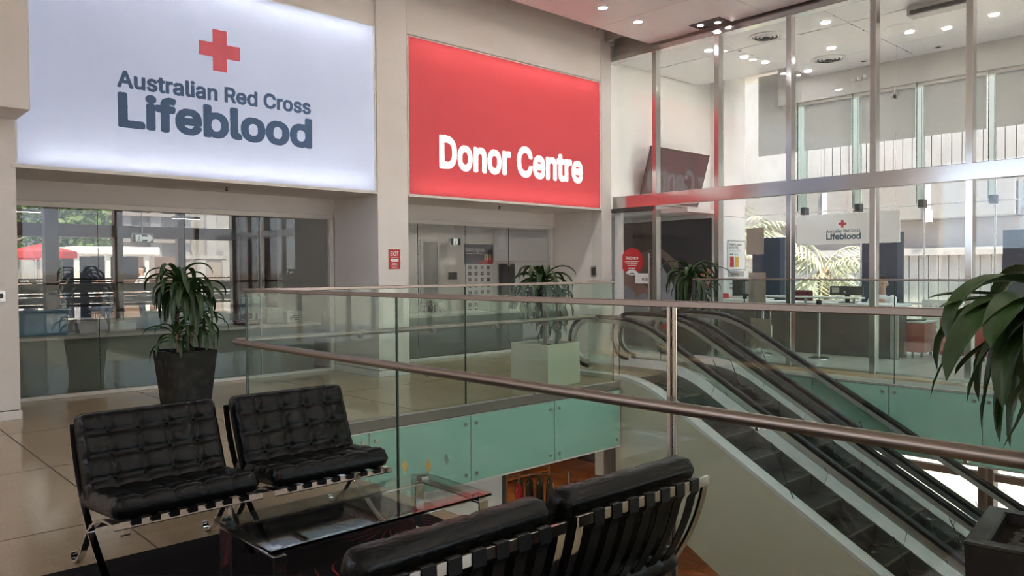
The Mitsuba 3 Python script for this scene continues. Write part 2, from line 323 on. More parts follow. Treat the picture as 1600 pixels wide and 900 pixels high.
# ---- white room shell
wr = struct('wall_right')
add('white_wall', cat(box(12.75, XF+.1, YW, YW+.15, 0, 5.95), box(XG-.1, 12.75, YW, YW+.15, 2.60, 5.95), box(11.5, 12.75, 10.42, 10.5, 0, 2.7)), 'mat_white', wr)
add('white_pier', rbox(15.36, 16.26, 9.55, YW, 0, 5.95, .01), 'mat_white', wr)
add('pier_joint', box(15.355, 16.265, 9.545, 9.60, 2.75, 2.762), 'mat_grey', wr)
add('mural_wall', box(12.62, 12.75, 8.06, 10.42, 0, 2.60), 'mat_white', wr)
add('lobby_soffit', box(XG+.06, 12.75, 8.06, 10.42, 2.60, 2.68), 'mat_white', wr)
add('mural_frame', cat(rbox(12.585, 12.62, 8.02, 10.42, 2.52, 2.58, .003), rbox(12.585, 12.62, 8.02, 8.09, 0, 2.52, .003)), 'mat_whiteframe', wr)
add('bulkhead', cat(rbox(15.95, 16.25, -7, 8.57, 5.14, 5.95, .004)), 'mat_bulk', wr)
add('blind_box', rbox(16.02, 16.2, -7, 8.50, 5.08, 5.139, .004), 'mat_frame', wr)
w4 = struct('window_4')
FY = [9.2, 8.12, 6.94, 5.70, 4.47, 3.2, 1.95, .7, -.55, -1.8, -3.05, -4.3, -5.6]
for y in FY[1:]:
    add('glass_fin', quad((XF-.42, y, 2.80), (XF-.02, y, 2.80), (XF-.02, y, 5.95), (XF-.42, y, 5.95)), 'mat_glassfin', w4)
    add('fin_edge', box(XF-.428, XF-.418, y-.006, y+.006, 2.80, 5.95), 'mat_edge', w4)
    add('clamp', rbox(XF-.20, XF-.02, y-.055, y+.055, 2.74, 2.90, .004), 'mat_dark', w4)
    add('joint', box(XF-.012, XF+.012, y-.014, y+.014, 0, 5.9), 'mat_whiteframe', w4)
add('joint', box(XF-.010, XF+.010, -7, 9.9, 2.79, 2.815), 'mat_whiteframe', w4)
for a, b in zip([9.9]+FY, FY+[-7]):
    for z0, z1 in ((0, 2.79), (2.815, 5.95)):
        add('pane', quad((XF, a, z0), (XF, b, z0), (XF, b, z1), (XF, a, z1)), 'mat_glassfacade', w4)
for i, (a, b) in enumerate(zip(FY[:-1], FY[1:])):
    add('roller_blind', rbox(XF-.30+.002*i, XF-.29+.002*i, b+.075, a-.075, 4.11, 5.13 if a < 8.6 else 5.9, .002), 'mat_blind', w4)
# ---- lower storey
f2 = struct('floor_001')
add('bed', box(-2, XF, -9, 20, ZL-.12, ZL-.01), 'mat_woodedge', f2)
n = 0
for x in np.arange(7.2, XF-.2, .30):
    for y0, y1 in ((6.2, 9.0), (9.006, 12.0), (12.006, 16.0), (16.006, 20.0)):
        if n < 290: add('plank', box(x, x+.292, y0, y1, ZL-.012, ZL), 'mat_wood', f2); n += 1
add('paving', cat(box(-2, XF, -9, 6.19, ZL-.012, ZL), box(-2, 7.19, 6.19, 20, ZL-.012, ZL)), 'mat_floor', f2)
wd = struct('wall_lower')
add('grey_wall', cat(box(-2, 6.83, 7.6, 7.75, ZL, -.95), box(8.72, 10.8, 7.45, 7.62, -1.5, -.95), box(8.86, 8.90, 7.43, 7.45, -1.5, -.95)), 'mat_wall', wd)
add('door_edge', box(6.83, 6.89, 7.58, 7.72, ZL, -.95), 'mat_dark', wd)
add('back_wall', cat(box(6.0, 19, 20, 20.2, ZL, -.95), box(-2.1, -2, -9, 8, ZL, -.1)), 'mat_brownmetal', wd)
for k_ in range(14): add('ceiling_slat', box(7.3, XF-.12, 9.2+k_*.62, 9.55+k_*.62, -1.02, -.98), 'mat_dark', wd)
add('lower_ceiling', cat(box(-2, XV0-.25, -9, 20, -1.0, -.95), box(XV0-.25, XF, YV1+.25, 20, -.97, -.94), box(XV1+.3, XF, -9, YV1+.25, -.97, -.94)), 'mat_wall', wd)
w5 = struct('window_5')                       # street glazing of the lower storey
for y in (8.75, 4.56, .4, -3.8): add('post', cat(rbox(XF-.15, XF+.15, y-.13, y+.13, ZL, -.97, .01), cyl((XF-.2, y-.02, ZL), (XF-.2, y-.02, -.97), .03, 12)), 'mat_brownmetal', w5)
add('transom', rbox(XF-.06, XF+.06, -9, 8.62, -2.44, -2.30, .004), 'mat_brownmetal', w5)
add('side_wall', box(XF-.08, XF+.1, 8.85, 20, ZL, -.97), 'mat_woodedge', w5)
for k_ in range(12): add('side_board', box(XF-.10, XF-.08, 8.9, 20, ZL+.06+k_*.235, ZL+.26+k_*.235), 'mat_dark', w5)

# ================================================================ outdoors, street side (+X)
gr = struct('ground')
add('street', box(XF+.12, 90, -60, 60, ZL-.25, ZL-.02), 'mat_pave', gr)
add('plaza', box(-40, 60, 19.3, 70, -.2, -.02), 'mat_pave', gr)
add('forecourt', box(-40, 60, -60, -7.2, -.2, -.02), 'mat_pave', gr)
b1 = thing('concrete_building', 'pale concrete building with ribbed wall panels seen through the white room windows', 'building')
BX = 30.0
add('body', cat(box(BX+.9, BX+12, -30, 30, ZL, 11), box(BX+.35, BX+.9, 14.5, 30, ZL, 11)), 'mat_concrete', b1)
add('lower_band', box(BX+.25, BX+.95, -30, 30, 2.15, 3.3), 'mat_conc_dark', b1)
add('ledge', box(BX-.15, BX+.6, -30, 30, 2.02, 2.28), 'mat_concrete', b1)
y = -6.0; i = 0
while y < 18.5:
    add('parapet_panel', rbox(BX-.25, BX+.3, y+.02, y+2.66, 3.32, 4.62, .03), P_('mat_parapet', (.21, .205, .20), .8, .2) if 'mat_parapet' not in scene else 'mat_parapet', b1); y += 2.7
y = 3.0
rng = random.Random(4)
while y < 19.5:
    w = .33
    add('upper_rib', hull([(BX+.55, y, 4.6), (BX+.55, y+w, 4.6), (BX+.42, y+.012, 4.6), (BX+.42, y+w-.012, 4.6), (BX+.55, y, 9), (BX+.55, y+w, 9), (BX+.42, y+.012, 9), (BX+.42, y+w-.012, 9)]), 'mat_concrete', b1)
    if y < 14: add('lower_rib', hull([(BX+.3, y, ZL), (BX+.3, y+w, ZL), (BX+.18, y+.012, ZL), (BX+.18, y+w-.012, ZL), (BX+.3, y, 2.03), (BX+.3, y+w, 2.03), (BX+.18, y+.012, 2.03), (BX+.18, y+w-.012, 2.03)]), 'mat_concrete', b1)
    y += w+.004
add('upper_wall', box(BX+.5, BX+.95, -30, 30, 4.55, 9.2), 'mat_concrete', b1)
add('lower_wall', box(BX+.26, BX+.95, -30, 14.5, ZL, 2.1), 'mat_concrete', b1)
for yy in (14.0, 10.2, 7.1): add('downpipe', cat(box(BX-.36, BX-.26, yy-.07, yy+.07, 3.6, 4.75), box(BX-.40, BX-.26, yy-.14, yy+.14, 3.2, 3.62)), 'mat_whiteframe', b1)
# palms: trunk + fronds with real leaflets
def frond(L, seed, el, fold=.5):
    r = random.Random(seed); n = 15; P = []; p = np.zeros(3); a = el
    for i in range(n):
        P.append(p.copy()); p = p + np.array([math.cos(a), 0, math.sin(a)])*L/n; a -= (1.2+el*.4)/n*1.1
    P = np.array(P); parts = [sweep(P, circ(.016, 4))]; V = []; F = []
    for i in range(2, n):
        t = i/(n-1); w = L*.42*math.sin(math.pi*min(1, .18+.82*t))**.7
        for s in (-1, 1):
            for q in (0,):
                b = P[i]*(1-q)+P[i-1]*q; d = np.array([.55, s*1.0, -.45-.3*r.random()]); d /= np.linalg.norm(d); k = len(V)
                e = np.array([.5, -s*.3, 0])*.032
                V += [b-e, b+e, b+d*w*.6+e*.9, b+d*w+np.array([0, 0, -.08*w])]; F += [[k, k+1, k+2], [k, k+2, k+3]]
    parts.append(trimesh.Trimesh(V, F, process=False)); return cat(parts)
FR = [mikit.ply(frond(1.9, s, e), 'mat_palm') for s, e in ((1, 1.15), (2, .75), (3, .3), (4, -.1))]
FRD = [mikit.ply(frond(1.7, 9, -.35), 'mat_palmdry')]
def palm(x, y, zc, label, seed, n=13):
    k = thing('palm_tree', label, 'palm tree', 'palms outside the white room'); r = random.Random(seed)
    add('trunk', lathe([(.0, ZL-.05), (.26, ZL-.05), (.17, ZL+.8), (.14, zc-.5), (.18, zc-.15), (.05, zc)], 12, (x, y, 0)), 'mat_bark', k)
    for i in range(n):
        d = r.choice(FR) if i < n-4 else FRD[0]
        add('frond', d, None, k, tw=TR().translate([x, y, zc-.1]).rotate([0, 0, 1], i*137.5+r.uniform(-15, 15)).scale(r.uniform(.8, 1.15)))
palm(20.6, 12.3, 2.4, 'bushy palm seen past the left end of the hanging sign', 3)
palm(19.6, 9.25, 1.6, 'palm with arching fronds under the hanging white sign', 5, 16)
palm(20.8, 10.5, .75, 'low dry palm between the counter and the hanging sign', 8, 13)
palm(22.0, 13.9, 3.0, 'tall palm beside the white wall at the left end of the street windows', 12)
def shrub(name, x, y, z0, h, r0, label, mat, seed, n=900, catg='tree', trunk=True, leafs=.09):
    r = np.random.default_rng(seed); k = thing(name, label, catg)
    if trunk: add('trunk', tube(smoothpath([(x, y, z0), (x+.1, y, z0+h*.3), (x-.05, y, z0+h*.55)]), .05+.02*h, 8), 'mat_bark', k)
    d = r.normal(size=(n, 3)); d /= np.linalg.norm(d, axis=1)[:, None]; rad = r.random(n)**.4
    c = np.stack([x+d[:, 0]*r0*rad, y+d[:, 1]*r0*rad, z0+h*(.62 if trunk else .5)+d[:, 2]*h*(.42 if trunk else .5)*rad], 1)
    a = r.normal(size=(n, 3)); a /= np.linalg.norm(a, axis=1)[:, None]; b = np.cross(a, r.normal(size=(n, 3))); b /= np.linalg.norm(b, axis=1)[:, None]
    s = leafs*(.6+.8*r.random(n))[:, None]
    V = np.stack([c-a*s, c+b*s*.5, c+a*s, c-b*s*.5], 1).reshape(-1, 3); i = np.arange(n)*4
    F = np.vstack([np.stack([i, i+1, i+2], 1), np.stack([i, i+2, i+3], 1)])
    add('foliage', trimesh.Trimesh(V, F, process=False), mat, k, kind='stuff')
shrub('shrub', 21.5, 10.6, ZL, 4.4, 1.5, 'dense green shrub behind the palms outside the white room', 'mat_palmdry', 2, 2600, 'shrub', True, .12)

# ================================================================ outdoors, plaza behind the left shop (+Y)
b2 = thing('stone_building', 'grey stone building with tall pilasters across the plaza', 'building')
add('wall', box(4, 40, 44, 46, 0, 14), 'mat_concrete', b2)
for i in range(22): add('pilaster', box(5+i*1.5, 5.55+i*1.5, 43.6, 44, 0, 12), 'mat_concrete', b2)
for z in (3.2, 3.9, 4.6, 5.3): add('ledge', box(4, 16, 43.4, 44.02, z, z+.18), 'mat_conc_dark', b2)
b3 = thing('brown_building', 'brownish low building behind the cafe on the plaza', 'building')
add('wall', box(9, 17, 36, 39, 0, 2.3), 'mat_brownmetal', b3)
for i in range(4): add('pillar', box(9.3+i*1.9, 9.7+i*1.9, 35.7, 36, 0, 2.3), 'mat_conc_dark', b3)
st = thing('stone_staircase', 'outdoor stone staircase with solid balustrade across the plaza', 'staircase')
for i in range(11): add('step', box(11.4+i*.10, 16, 27.4+i*.28, 30.9, i*.22, i*.22+.20), 'mat_concrete', st)
add('balustrade', cat(put(trimesh.creation.extrude_polygon(Polygon([(9.7, 0), (12.6, 0), (12.6, .45), (11.0, 2.05), (9.7, 2.05)]), .3, engine='earcut'), (0, 27.0, 0), (1, 0, 0), (0, 0, 1), (0, -1, 0))), 'mat_conc_dark', st)
add('coping', sweep([(9.6, 26.85, 2.10), (11.05, 26.85, 2.10), (12.7, 26.85, .48)], rectp(.12, .4)), 'mat_concrete', st)
add('post', cat(box(10.0, 10.3, 26.55, 26.7, 0, 2.0), box(10.9, 11.2, 26.55, 26.7, 0, 2.0)), 'mat_concrete', st)
tr_ = 0
shrub('plaza_tree', 4.6, 33, 0, 7.4, 2.1, 'green tree standing left of the umbrellas on the plaza', 'mat_tree', 21, 3000, 'tree', True, .16)
shrub('plaza_tree', 8.0, 34.2, 0, 5.2, 1.5, 'dark green tree behind the red umbrella on the plaza', 'mat_tree', 22, 2000, 'tree', True, .16)
def umbrella(x, y, h, r, mat, label):
    k = thing('cafe_umbrella', label, 'umbrella')
    add('pole', cyl((x, y, 0), (x, y, h+.2), .035, 8), 'mat_whiteframe', k)
    a = np.arange(8)*math.pi/4+math.pi/8
    V = [(x, y, h+.26)] + [(x+r*math.cos(t), y+r*math.sin(t), h) for t in a] + [(x+r*math.cos(t), y+r*math.sin(t), h-.2) for t in a]
    F = [[0, 1+i, 1+(i+1) % 8] for i in range(8)] + [[1+i, 9+i, 9+(i+1) % 8] for i in range(8)] + [[1+i, 9+(i+1) % 8, 1+(i+1) % 8] for i in range(8)]
    add('canopy', trimesh.Trimesh(V, F, process=False), mat, k)
umbrella(5.6, 27.6, 2.25, 1.0, 'mat_red', 'red cafe umbrella left of the brown column, seen through the left shop')
umbrella(6.05, 30.6, 2.25, .55, 'mat_red', 'small red cafe umbrella beside the white kiosk on the plaza')
ks = thing('plaza_kiosk', 'white flat-roofed kiosk on the plaza, seen through the left shop', 'kiosk')
add('roof', rbox(6.7, 9.5, 28.6, 31, 2.18, 2.48, .05), 'mat_whiteframe', ks)
for x in (6.8, 7.75, 9.0): add('post', box(x, x+.14, 28.7, 28.85, 0, 2.2), 'mat_whiteframe', ks)
add('counter', box(7.4, 9.4, 28.8, 29.2, 0, 1.35), 'mat_brownmetal', ks); add('back_wall', box(6.9, 9.4, 30.7, 30.9, 0, 2.2), 'mat_navy', ks)
# people: one continuous skin from hulls of joint spheres
_S = trimesh.creation.icosphere(1, 1.0).vertices
def ball(c, r): return _S*r + np.asarray(c, float)
def capsule(a, ra, b, rb): return m3.Manifold.hull_points(np.vstack([ball(a, ra), ball(b, rb)]))
def skin(bones, fine=.03):
    M = m3.Manifold()
    for bo in bones: M = M + capsule(*bo)
    M = M.refine_to_length(fine); mm = M.to_mesh(); t = trimesh.Trimesh(mm.vert_properties[:, :3], mm.tri_verts, process=False)
    trimesh.smoothing.filter_taubin(t, iterations=8); return t
def person(x, y, z, rot, seated, shirt, trousers, hair, label, group=None, seat=.45, skinm='mat_skin', arms=.35):
    k = thing('person', label, 'person', group); tw = TR().translate([x, y, z]).rotate([0, 0, 1], rot)
    hz = seat+.06 if seated else .92
    S = [(0, s*.18, hz+.47) for s in (-1, 1)]; hd = (.03, 0, hz+.74); bones = []
    bones += [((0, 0, hz+.02), .13, (0, 0, hz+.22), .115), ((0, 0, hz+.22), .115, (0, 0, hz+.40), .135), ((-.01, 0, hz+.50), .055, hd, .055), ((0.02, 0, hz+.70), .07, (.01, 0, hz+.78), .095), ((.06, 0, hz+.66), .04, (.03, 0, hz+.74), .07)]
    torso = [((0, -.09, hz+.06), .11, (0, .09, hz+.06), .11), ((0, -.08, hz+.2), .105, (0, .08, hz+.2), .105), ((0, -.13, hz+.42), .085, (0, .13, hz+.42), .085)]
    bones += torso
    for s, sh in zip((-1, 1), S):
        el = (.10+arms*.2, s*.24, hz+.22); wr = (.30+arms*.15, s*.16, hz+.20) if seated else (.12, s*.24, hz-.02)
        bones += [((0, s*.13, hz+.44), .07, sh, .06), (sh, .058, el, .045), (el, .044, wr, .03), (wr, .03, (wr[0]+.10, wr[1]-s*.02, wr[2]-.01), .024), ((wr[0]+.03, wr[1]-s*.02, wr[2]), .014, (wr[0]+.07, wr[1]-s*.06, wr[2]+.01), .012)]
        hip = (0, s*.10, hz); kn = (.42, s*.12, hz-.02) if seated else (.02, s*.11, .48)
        an = (.40, s*.12, .08) if seated else (-.02, s*.11, .08)
        bones += [(hip, .10, kn, .062), (kn, .06, an, .04), (an, .045, (an[0]+.15, an[1], .045), .035)]
    add('body', skin(bones), skinm, k, smooth=True, tw=tw)
    sb = [(a, ra+.014, b, rb+.014) for a, ra, b, rb in torso]
    for s, sh in zip((-1, 1), S):
        el = (.10+arms*.2, s*.24, hz+.22); mid = tuple(np.array(sh)*.15+np.array(el)*.85)
        sb += [((0, s*.13, hz+.44), .08, sh, .072), (sh, .07, mid, .062)]
    sb += [((0, 0, hz+.1), .125, (0, 0, hz+.44), .12)]
    add('shirt', skin(sb), shirt, k, smooth=True, tw=tw)
    tb = [((0, -.09, hz), .115, (0, .09, hz), .115)]
    for s in (-1, 1):
        kn = (.42, s*.12, hz-.02) if seated else (.02, s*.11, .48); an = (.40, s*.12, .10) if seated else (-.02, s*.11, .10)
        tb += [((0, s*.10, hz), .112, kn, .075), (kn, .073, an, .058)]
    add('trousers', skin(tb), trousers, k, smooth=True, tw=tw)
    add('hair', skin([((-.02, 0, hz+.80), .092, (.0, 0, hz+.83), .088), ((-.05, 0, hz+.72), .07, (-.03, 0, hz+.80), .09)]), hair, k, smooth=True, tw=tw)
    add('face', cat([trimesh.creation.icosphere(1, .011).apply_translation((.103, s*.032, hz+.745)) for s in (-1, 1)] + [box(.092, .10, -.022, .022, hz+.682, hz+.69)]), 'mat_dark', k, tw=tw)
    add('ear', cat([trimesh.creation.icosphere(1, .026).apply_scale((1, .45, 1.2)).apply_translation((.01, s*.093, hz+.74)) for s in (-1, 1)]), skinm, k, tw=tw)
    return k
cr = [(4.55, 25.4, 20, 'mat_shirt', 'person in a white shirt seated furthest left at the plaza cafe'), (5.15, 26.6, 150, 'mat_grey', 'person in grey seated under the red umbrella on the plaza'),
      (5.75, 25.5, 200, 'mat_navy', 'person in dark clothes seated left of the brown column'), (6.75, 26.2, -60, 'mat_shirt', 'person in a white top seated in front of the white kiosk'),
      (7.6, 27.2, 210, 'mat_teal', 'person in blue-green seated beside the white kiosk'), (8.5, 27.4, 180, 'mat_shirt', 'person in white standing at the kiosk counter')]
for i, (x, y, r, m, l) in enumerate(cr): person(x, y, 0, r, i != 5, m, 'mat_navy', 'mat_hair', l)
for i, (x, y, r, m, l) in enumerate(cr[:5]):
    k = thing('cafe_stool', 'stool under the ' + l.replace('person', 'person', 1), 'stool')
    add('seat', lathe([(0, .33), (.19, .33), (.20, .35), (0, .36)], 14, (x, y, 0)), 'mat_dark', k); add('leg', lathe([(0, 0), (.17, 0), (.03, .03), (.03, .33), (0, .33)], 10, (x, y, 0)), 'mat_steel', k)

# ================================================================ illuminated signs
def trans(name, col):
    scene[name] = {'type': 'principledthin', 'base_color': {'type': 'rgb', 'value': list(col)}, 'roughness': .5, 'spec_trans': 0.0, 'diff_trans': 1.0, 'eta': 1.4}
trans('mat_signwhite', (.68, .71, .79)); trans('mat_signred', (.56, .075, .078))
def lightbox(name, x0, x1, z0, z1, mat, glow, led, label):
    k = thing(name, label, 'sign'); y = YP+.01
    add('case', cat(box(x0-.02, x1+.02, y+.20, y+.215, z0-.01, z1+.01), box(x0-.03, x0-.012, y-.008, y+.2, z0-.01, z1+.01), box(x1+.012, x1+.03, y-.008, y+.2, z0-.01, z1+.01), box(x0-.03, x1+.03, y, y+.2, z1+.006, z1+.02), box(x0-.03, x1+.03, y, y+.2, z0-.02, z0-.006)), 'mat_whiteframe', k)
    add('face', quad((x0, y, z0), (x1, y, z0), (x1, y, z1), (x0, y, z1)), mat, k, emit=glow)
    for z in (z0+.015, z1-.015):
        add('led_strip', quad((x0+.1, y+.14, z), (x1-.1, y+.14, z), (x1-.1, y+.11, z), (x0+.1, y+.11, z)) if z > (z0+z1)/2 else quad((x0+.1, y+.11, z), (x1-.1, y+.11, z), (x1-.1, y+.14, z), (x0+.1, y+.14, z)), 'mat_white_led', k, emit=led)
    return k
s1 = lightbox('illuminated_sign', 1.76, 6.215, 2.735, 5.115, 'mat_signwhite', (.085, .115, .185), (14, 14.4, 15.5), 'large backlit white wall sign with a red cross and dark blue lettering')
yf = YP+.0085
cross = Polygon([(.17, 0), (.35, 0), (.35, .17), (.52, .17), (.52, .345), (.35, .345), (.35, .515), (.17, .515), (.17, .345), (0, .345), (0, .17), (.17, .17)])
add('red_cross', onS(ext(cross, .002), 3.70, yf, 4.08), P_('mat_crossred', (.80, .17, .22), .5, .2), s1, label='red cross emblem')
P_('mat_signblue', (.075, .135, .26), .5, .2)
add('lettering', onS(text('Australian Red Cross', .178, 2.45, True, fat=.004), 2.755, yf, 3.715), 'mat_signblue', s1, label='dark lettering Australian Red Cross')
add('lettering', onS(text('Lifeblood', .36, 2.46, True, fat=.013), 2.76, yf, 3.268), 'mat_signblue', s1, label='heavy lettering Lifeblood')
s2 = lightbox('illuminated_sign', 6.84, 11.215, 2.735, 5.10, 'mat_signred', (.12, .030, .034), (13, 12.5, 12), 'large backlit red wall sign with white lettering')
add('lettering', onS(text('Donor Centre', .465, 3.34, True, fat=.018), 7.40, yf, 3.195), P_('mat_signletter', (.85, .82, .80), .5, .3), s2, label='white lettering Donor Centre', emit=(.42, .38, .37))
def hook(x, y, z, l):
    k = thing('sprinkler_head', l, 'sprinkler'); add('stem', lathe([(0, z-.05), (.018, z-.045), (.018, z-.03), (.007, z-.028), (.007, z-.008), (.028, z-.006), (.028, z), (0, z)], 12, (x, y, 0)), 'mat_dark', k)
hook(4.25, 10.2, 2.70, 'small sprinkler under the soffit below the white sign'); hook(9.15, 10.2, 2.70, 'small sprinkler under the soffit below the red sign')
# small red EXIT notice on the pier
ex = thing('exit_notice', 'small red notice reading EXIT with a white arrow on the pier between the signs', 'sign')
add('plate', rbox(6.435, 6.64, YP-.008, YP-.001, 1.595, 1.885, .002), 'mat_red', ex)
wt = 'mat_paper'
add('lettering', onS(cat(text('EXIT', .062, .142, True, .001), put(text('TO GEORGE STREET', .013, .14, True, .001), (0, -.028, 0), (1, 0, 0), (0, 1, 0), (0, 0, 1))), 6.465, YP-.008, 1.79), wt, ex)
add('arrow', onS(ext(Polygon([(0, .028), (.026, .058), (.026, .05), (.142, .05), (.142, .006), (.026, .006), (.026, -.002)]), .001), 6.465, YP-.008, 1.696), wt, ex)
add('small_print', onS(cat([box(.015+.01*(i in (0, 3)), .125-.01*(i in (0, 3)), -.018*i, -.018*i+.007, 0, .001) for i in range(4)]), 6.467, YP-.008, 1.672), wt, ex, kind='stuff')
def wallbox(name, m, label, catg, extra=None, em=None):
    k = thing(name, label, catg); add('body', m, 'mat_steel', k)
    if extra is not None: add('face', extra, 'mat_dark', k)
wallbox('intercom', rbox(11.225, 11.25, 9.76, 9.90, 1.43, 1.63, .005), 'small dark intercom panel on the wall right of the right shop window', 'intercom', rbox(11.218, 11.226, 9.785, 9.875, 1.46, 1.60, .002))
wallbox('switch_plate', rbox(1.46, 1.625, YP-.012, YP, 1.26, 1.385, .003), 'grey metal switch plate on the left pier at the picture edge', 'switch', cat(rbox(1.50, 1.54, YP-.018, YP-.011, 1.30, 1.35, .002), rbox(1.56, 1.60, YP-.018, YP-.011, 1.30, 1.35, .002)))

# ================================================================ recessed downlights and ceiling fittings
def ring(r0, r1, z0, z1, at): return lathe([(r0, z0), (r1, z0), (r1, z1), (r0, z1), (r0, z0)], 28, at)
DL = mikit.ply(trimesh.creation.cylinder(.075, .004, sections=24), 'mat_white_led'); DR = mikit.ply(ring(.076, .098, -.008, 0, (0, 0, 0)), 'mat_whiteframe', smooth=30)
def downlight(x, y, z, label, group, power=1.0, s=1.0):
    k = thing('downlight', label, 'downlight', group); tw = TR().translate([x, y, z]).scale(s)
    add('trim_ring', DR, None, k, tw=tw); add('lens', DL, None, k, tw=TR().translate([x, y, z-.004]).scale(s), emit=[LAMP*power*v for v in (1, .98, .94)])
def unseen_ceilamp(x, y, z, power=1.0, s=1.0):  # out-of-view ceiling lamps, added for the light they give
    add('downlight', DL, None, ce, tw=TR().translate([x, y, z-.004]).scale(s), emit=[LAMP*power*v for v in (1, .98, .94)])
downlight(9.43, 8.04, ZC, 'round downlight in the concourse ceiling above the red sign', 'concourse downlights', 1)
downlight(10.40, 8.10, ZC, 'round downlight in the concourse ceiling near the corner of the glazed wall', 'concourse downlights', 1)
for nm, x, y in (('left', 11.33, 7.50), ('right', 11.42, 7.22)): downlight(x, y, ZC-.01, nm + ' small spotlight of the pair at the dark air slot by the glazed wall', 'slot spotlights', .6, .62)
for i in range(4):
    for j in range(3):
        if j < 2 or i == 3: unseen_ceilamp(-4.6+i*3.5, -5.2+j*4.0 if i < 3 else -4.4+j*3.1, ZC)
for x in (5.6, 7.6): unseen_ceilamp(x, 8.05, ZC, .75)  # unseen pair added to brighten the sign wall and far floor
RL = [(12.61, 8.17, 'near the top of the leftmost glazed bays'), (13.50, 7.95, 'left of the round air grille'), (14.15, 7.87, 'right above the left end of the grey bulkhead'), (15.24, 8.04, 'closest to the white wall'), (15.45, 7.64, 'left of the third mullion near the bulkhead'),
      (12.65, 5.95, 'nearest the glazed wall between the third and fourth mullion'), (14.18, 6.56, 'above the larger air grille'), (14.25, 5.21, 'left of the pale speaker disc'), (14.51, 4.70, 'right of the pale speaker disc'), (14.32, 3.94, 'furthest right behind the last mullion')]
for x, y, l in RL: downlight(x, y, 5.645, 'downlight in the white room ceiling ' + l, 'white room downlights', .30, .95)
for x in (12.8, 14.5):
    for y in (1.5, -2): unseen_ceilamp(x, y, 5.645, .30, .95)
def grille(x, y, label, r=.29):
    k = thing('air_grille', label, 'air vent'); add('rim', ring(r*.82, r, 5.63, 5.65, (x, y, 0)), 'mat_whiteframe', k)
    for q in (.68, .46, .24): add('cone_ring', lathe([(r*q, 5.625), (r*(q+.10), 5.636), (r*(q+.10), 5.639), (r*q, 5.629), (r*q, 5.625)], 28, (x, y, 0)), 'mat_whiteframe', k)
    add('throat', lathe([(0, 5.642), (r*.84, 5.642), (r*.84, 5.649), (0, 5.649)], 24, (x, y, 0)), 'mat_dark', k)
grille(12.61, 7.00, 'round ceiling air grille between the second and third mullion'); grille(14.87, 6.93, 'round ceiling air grille near the grey bulkhead', .32)
sp = thing('ceiling_speaker', 'pale flush speaker disc in the white room ceiling', 'speaker'); add('disc', lathe([(0, 5.643), (.22, 5.643), (.23, 5.65), (0, 5.65)], 28, (13.87, 5.22, 0)), 'mat_whiteframe', sp)
for x, y, l in ((15.54, 6.53, 'left'), (15.60, 5.20, 'right')):
    k = thing('small_grille', l+' small oval ceiling grille close to the grey bulkhead', 'air vent'); add('disc', lathe([(0, 5.64), (.09, 5.64), (.12, 5.65), (0, 5.65)], 20, (x, y, 0)), 'mat_whiteframe', k); add('core', lathe([(0, 5.636), (.05, 5.636), (.05, 5.641), (0, 5.641)], 16, (x, y, 0)), 'mat_dark', k)
for x, y, l in ((15.72, 6.05, 'between the fourth and fifth mullion'), (15.72, 3.83, 'at the right picture edge')):
    k = thing('security_camera', 'small security camera under the grey bulkhead '+l, 'camera')
    add('bracket', cyl((x+.1, y, 5.10), (x+.1, y, 4.98), .014, 8), 'mat_whiteframe', k); add('housing', lathe([(0, 4.86), (.05, 4.87), (.062, 4.92), (.05, 4.98), (0, 4.99)], 16, (x+.1, y, 0)), 'mat_grey', k); add('lens', trimesh.creation.icosphere(2, .035).apply_translation((x+.06, y-.02, 4.90)), 'mat_black', k)
for y, l in ((6.9, 'left'),): 
    k = thing('track_spot', 'three small spot lamps on the face of the grey bulkhead', 'spotlight')
    for q, dy in enumerate((.12, 0, -.12)): add('lamp', lathe([(0, 5.36+.02*q), (.035, 5.36+.02*q), (.03, 5.42+.02*q), (0, 5.42+.02*q)], 12, (15.90, y-.12+dy, 0)), 'mat_whiteframe', k)
cb = thing('ceiling_box', 'dark grey box hanging from the ceiling at the top right edge', 'ceiling box'); add('casing', rbox(12.86, 13.12, 3.85, 4.75, 5.50, 5.648, .01), 'mat_bulk', cb); add('lip', box(12.80, 12.86, 3.8, 4.68, 5.50, 5.56), 'mat_dark', cb)

# ================================================================ glass balustrades
ba = thing('glass_balustrade', 'green-tinted glass balustrade with metal top rail around the near and far sides of the void', 'balustrade')
def pane(k, a, b, z0, z1, mat='mat_glass'): add('glass_panel', quad((*a, z0), (*b, z0), (*b, z1), (*a, z1)), mat, k)
nj = [YV1-.02, 4.505, 2.183, -.14, -1.4]
for a, b in zip(nj[:-1], nj[1:]):
    pane(ba, (XV0, a-.006), (XV0, b+.006), -.10, 1.375)
    for q in (a-.006, b+.006): add('glass_edge', box(XV0-.006, XV0+.006, q-.002, q+.002, -.10, 1.375), 'mat_edge', ba)
add('joint_cover', cat(rbox(XV0-.022, XV0-.009, 2.183-.026, 2.183-.006, 0, 1.375, .002), rbox(XV0-.022, XV0-.009, 2.183+.006, 2.183+.026, 0, 1.375, .002)), 'mat_steel', ba)
fj = [XV0+.0, 5.72, 8.40]
for a, b in zip(fj[:-1], fj[1:]):
    pane(ba, (a+.006, YV1+.02), (b-.006, YV1+.02), .0, 1.375)
    for q in (a+.006, b-.006): add('glass_edge', box(q-.002, q+.002, YV1+.014, YV1+.026, 0, 1.375), 'mat_edge', ba)
pane(ba, (8.41, YV1+.02), (8.41, YV1+.5), 0, 1.375)
add('cap_rail', cat(rbox(XV0-.022, XV0+.022, -1.4, YV1+.04, 1.372, 1.404, .004), rbox(XV0+.022, 8.42, YV1-.002, YV1+.042, 1.372, 1.404, .004), rbox(8.39, 8.43, YV1+.042, YV1+.5, 1.372, 1.404, .004)), 'mat_rail', ba)
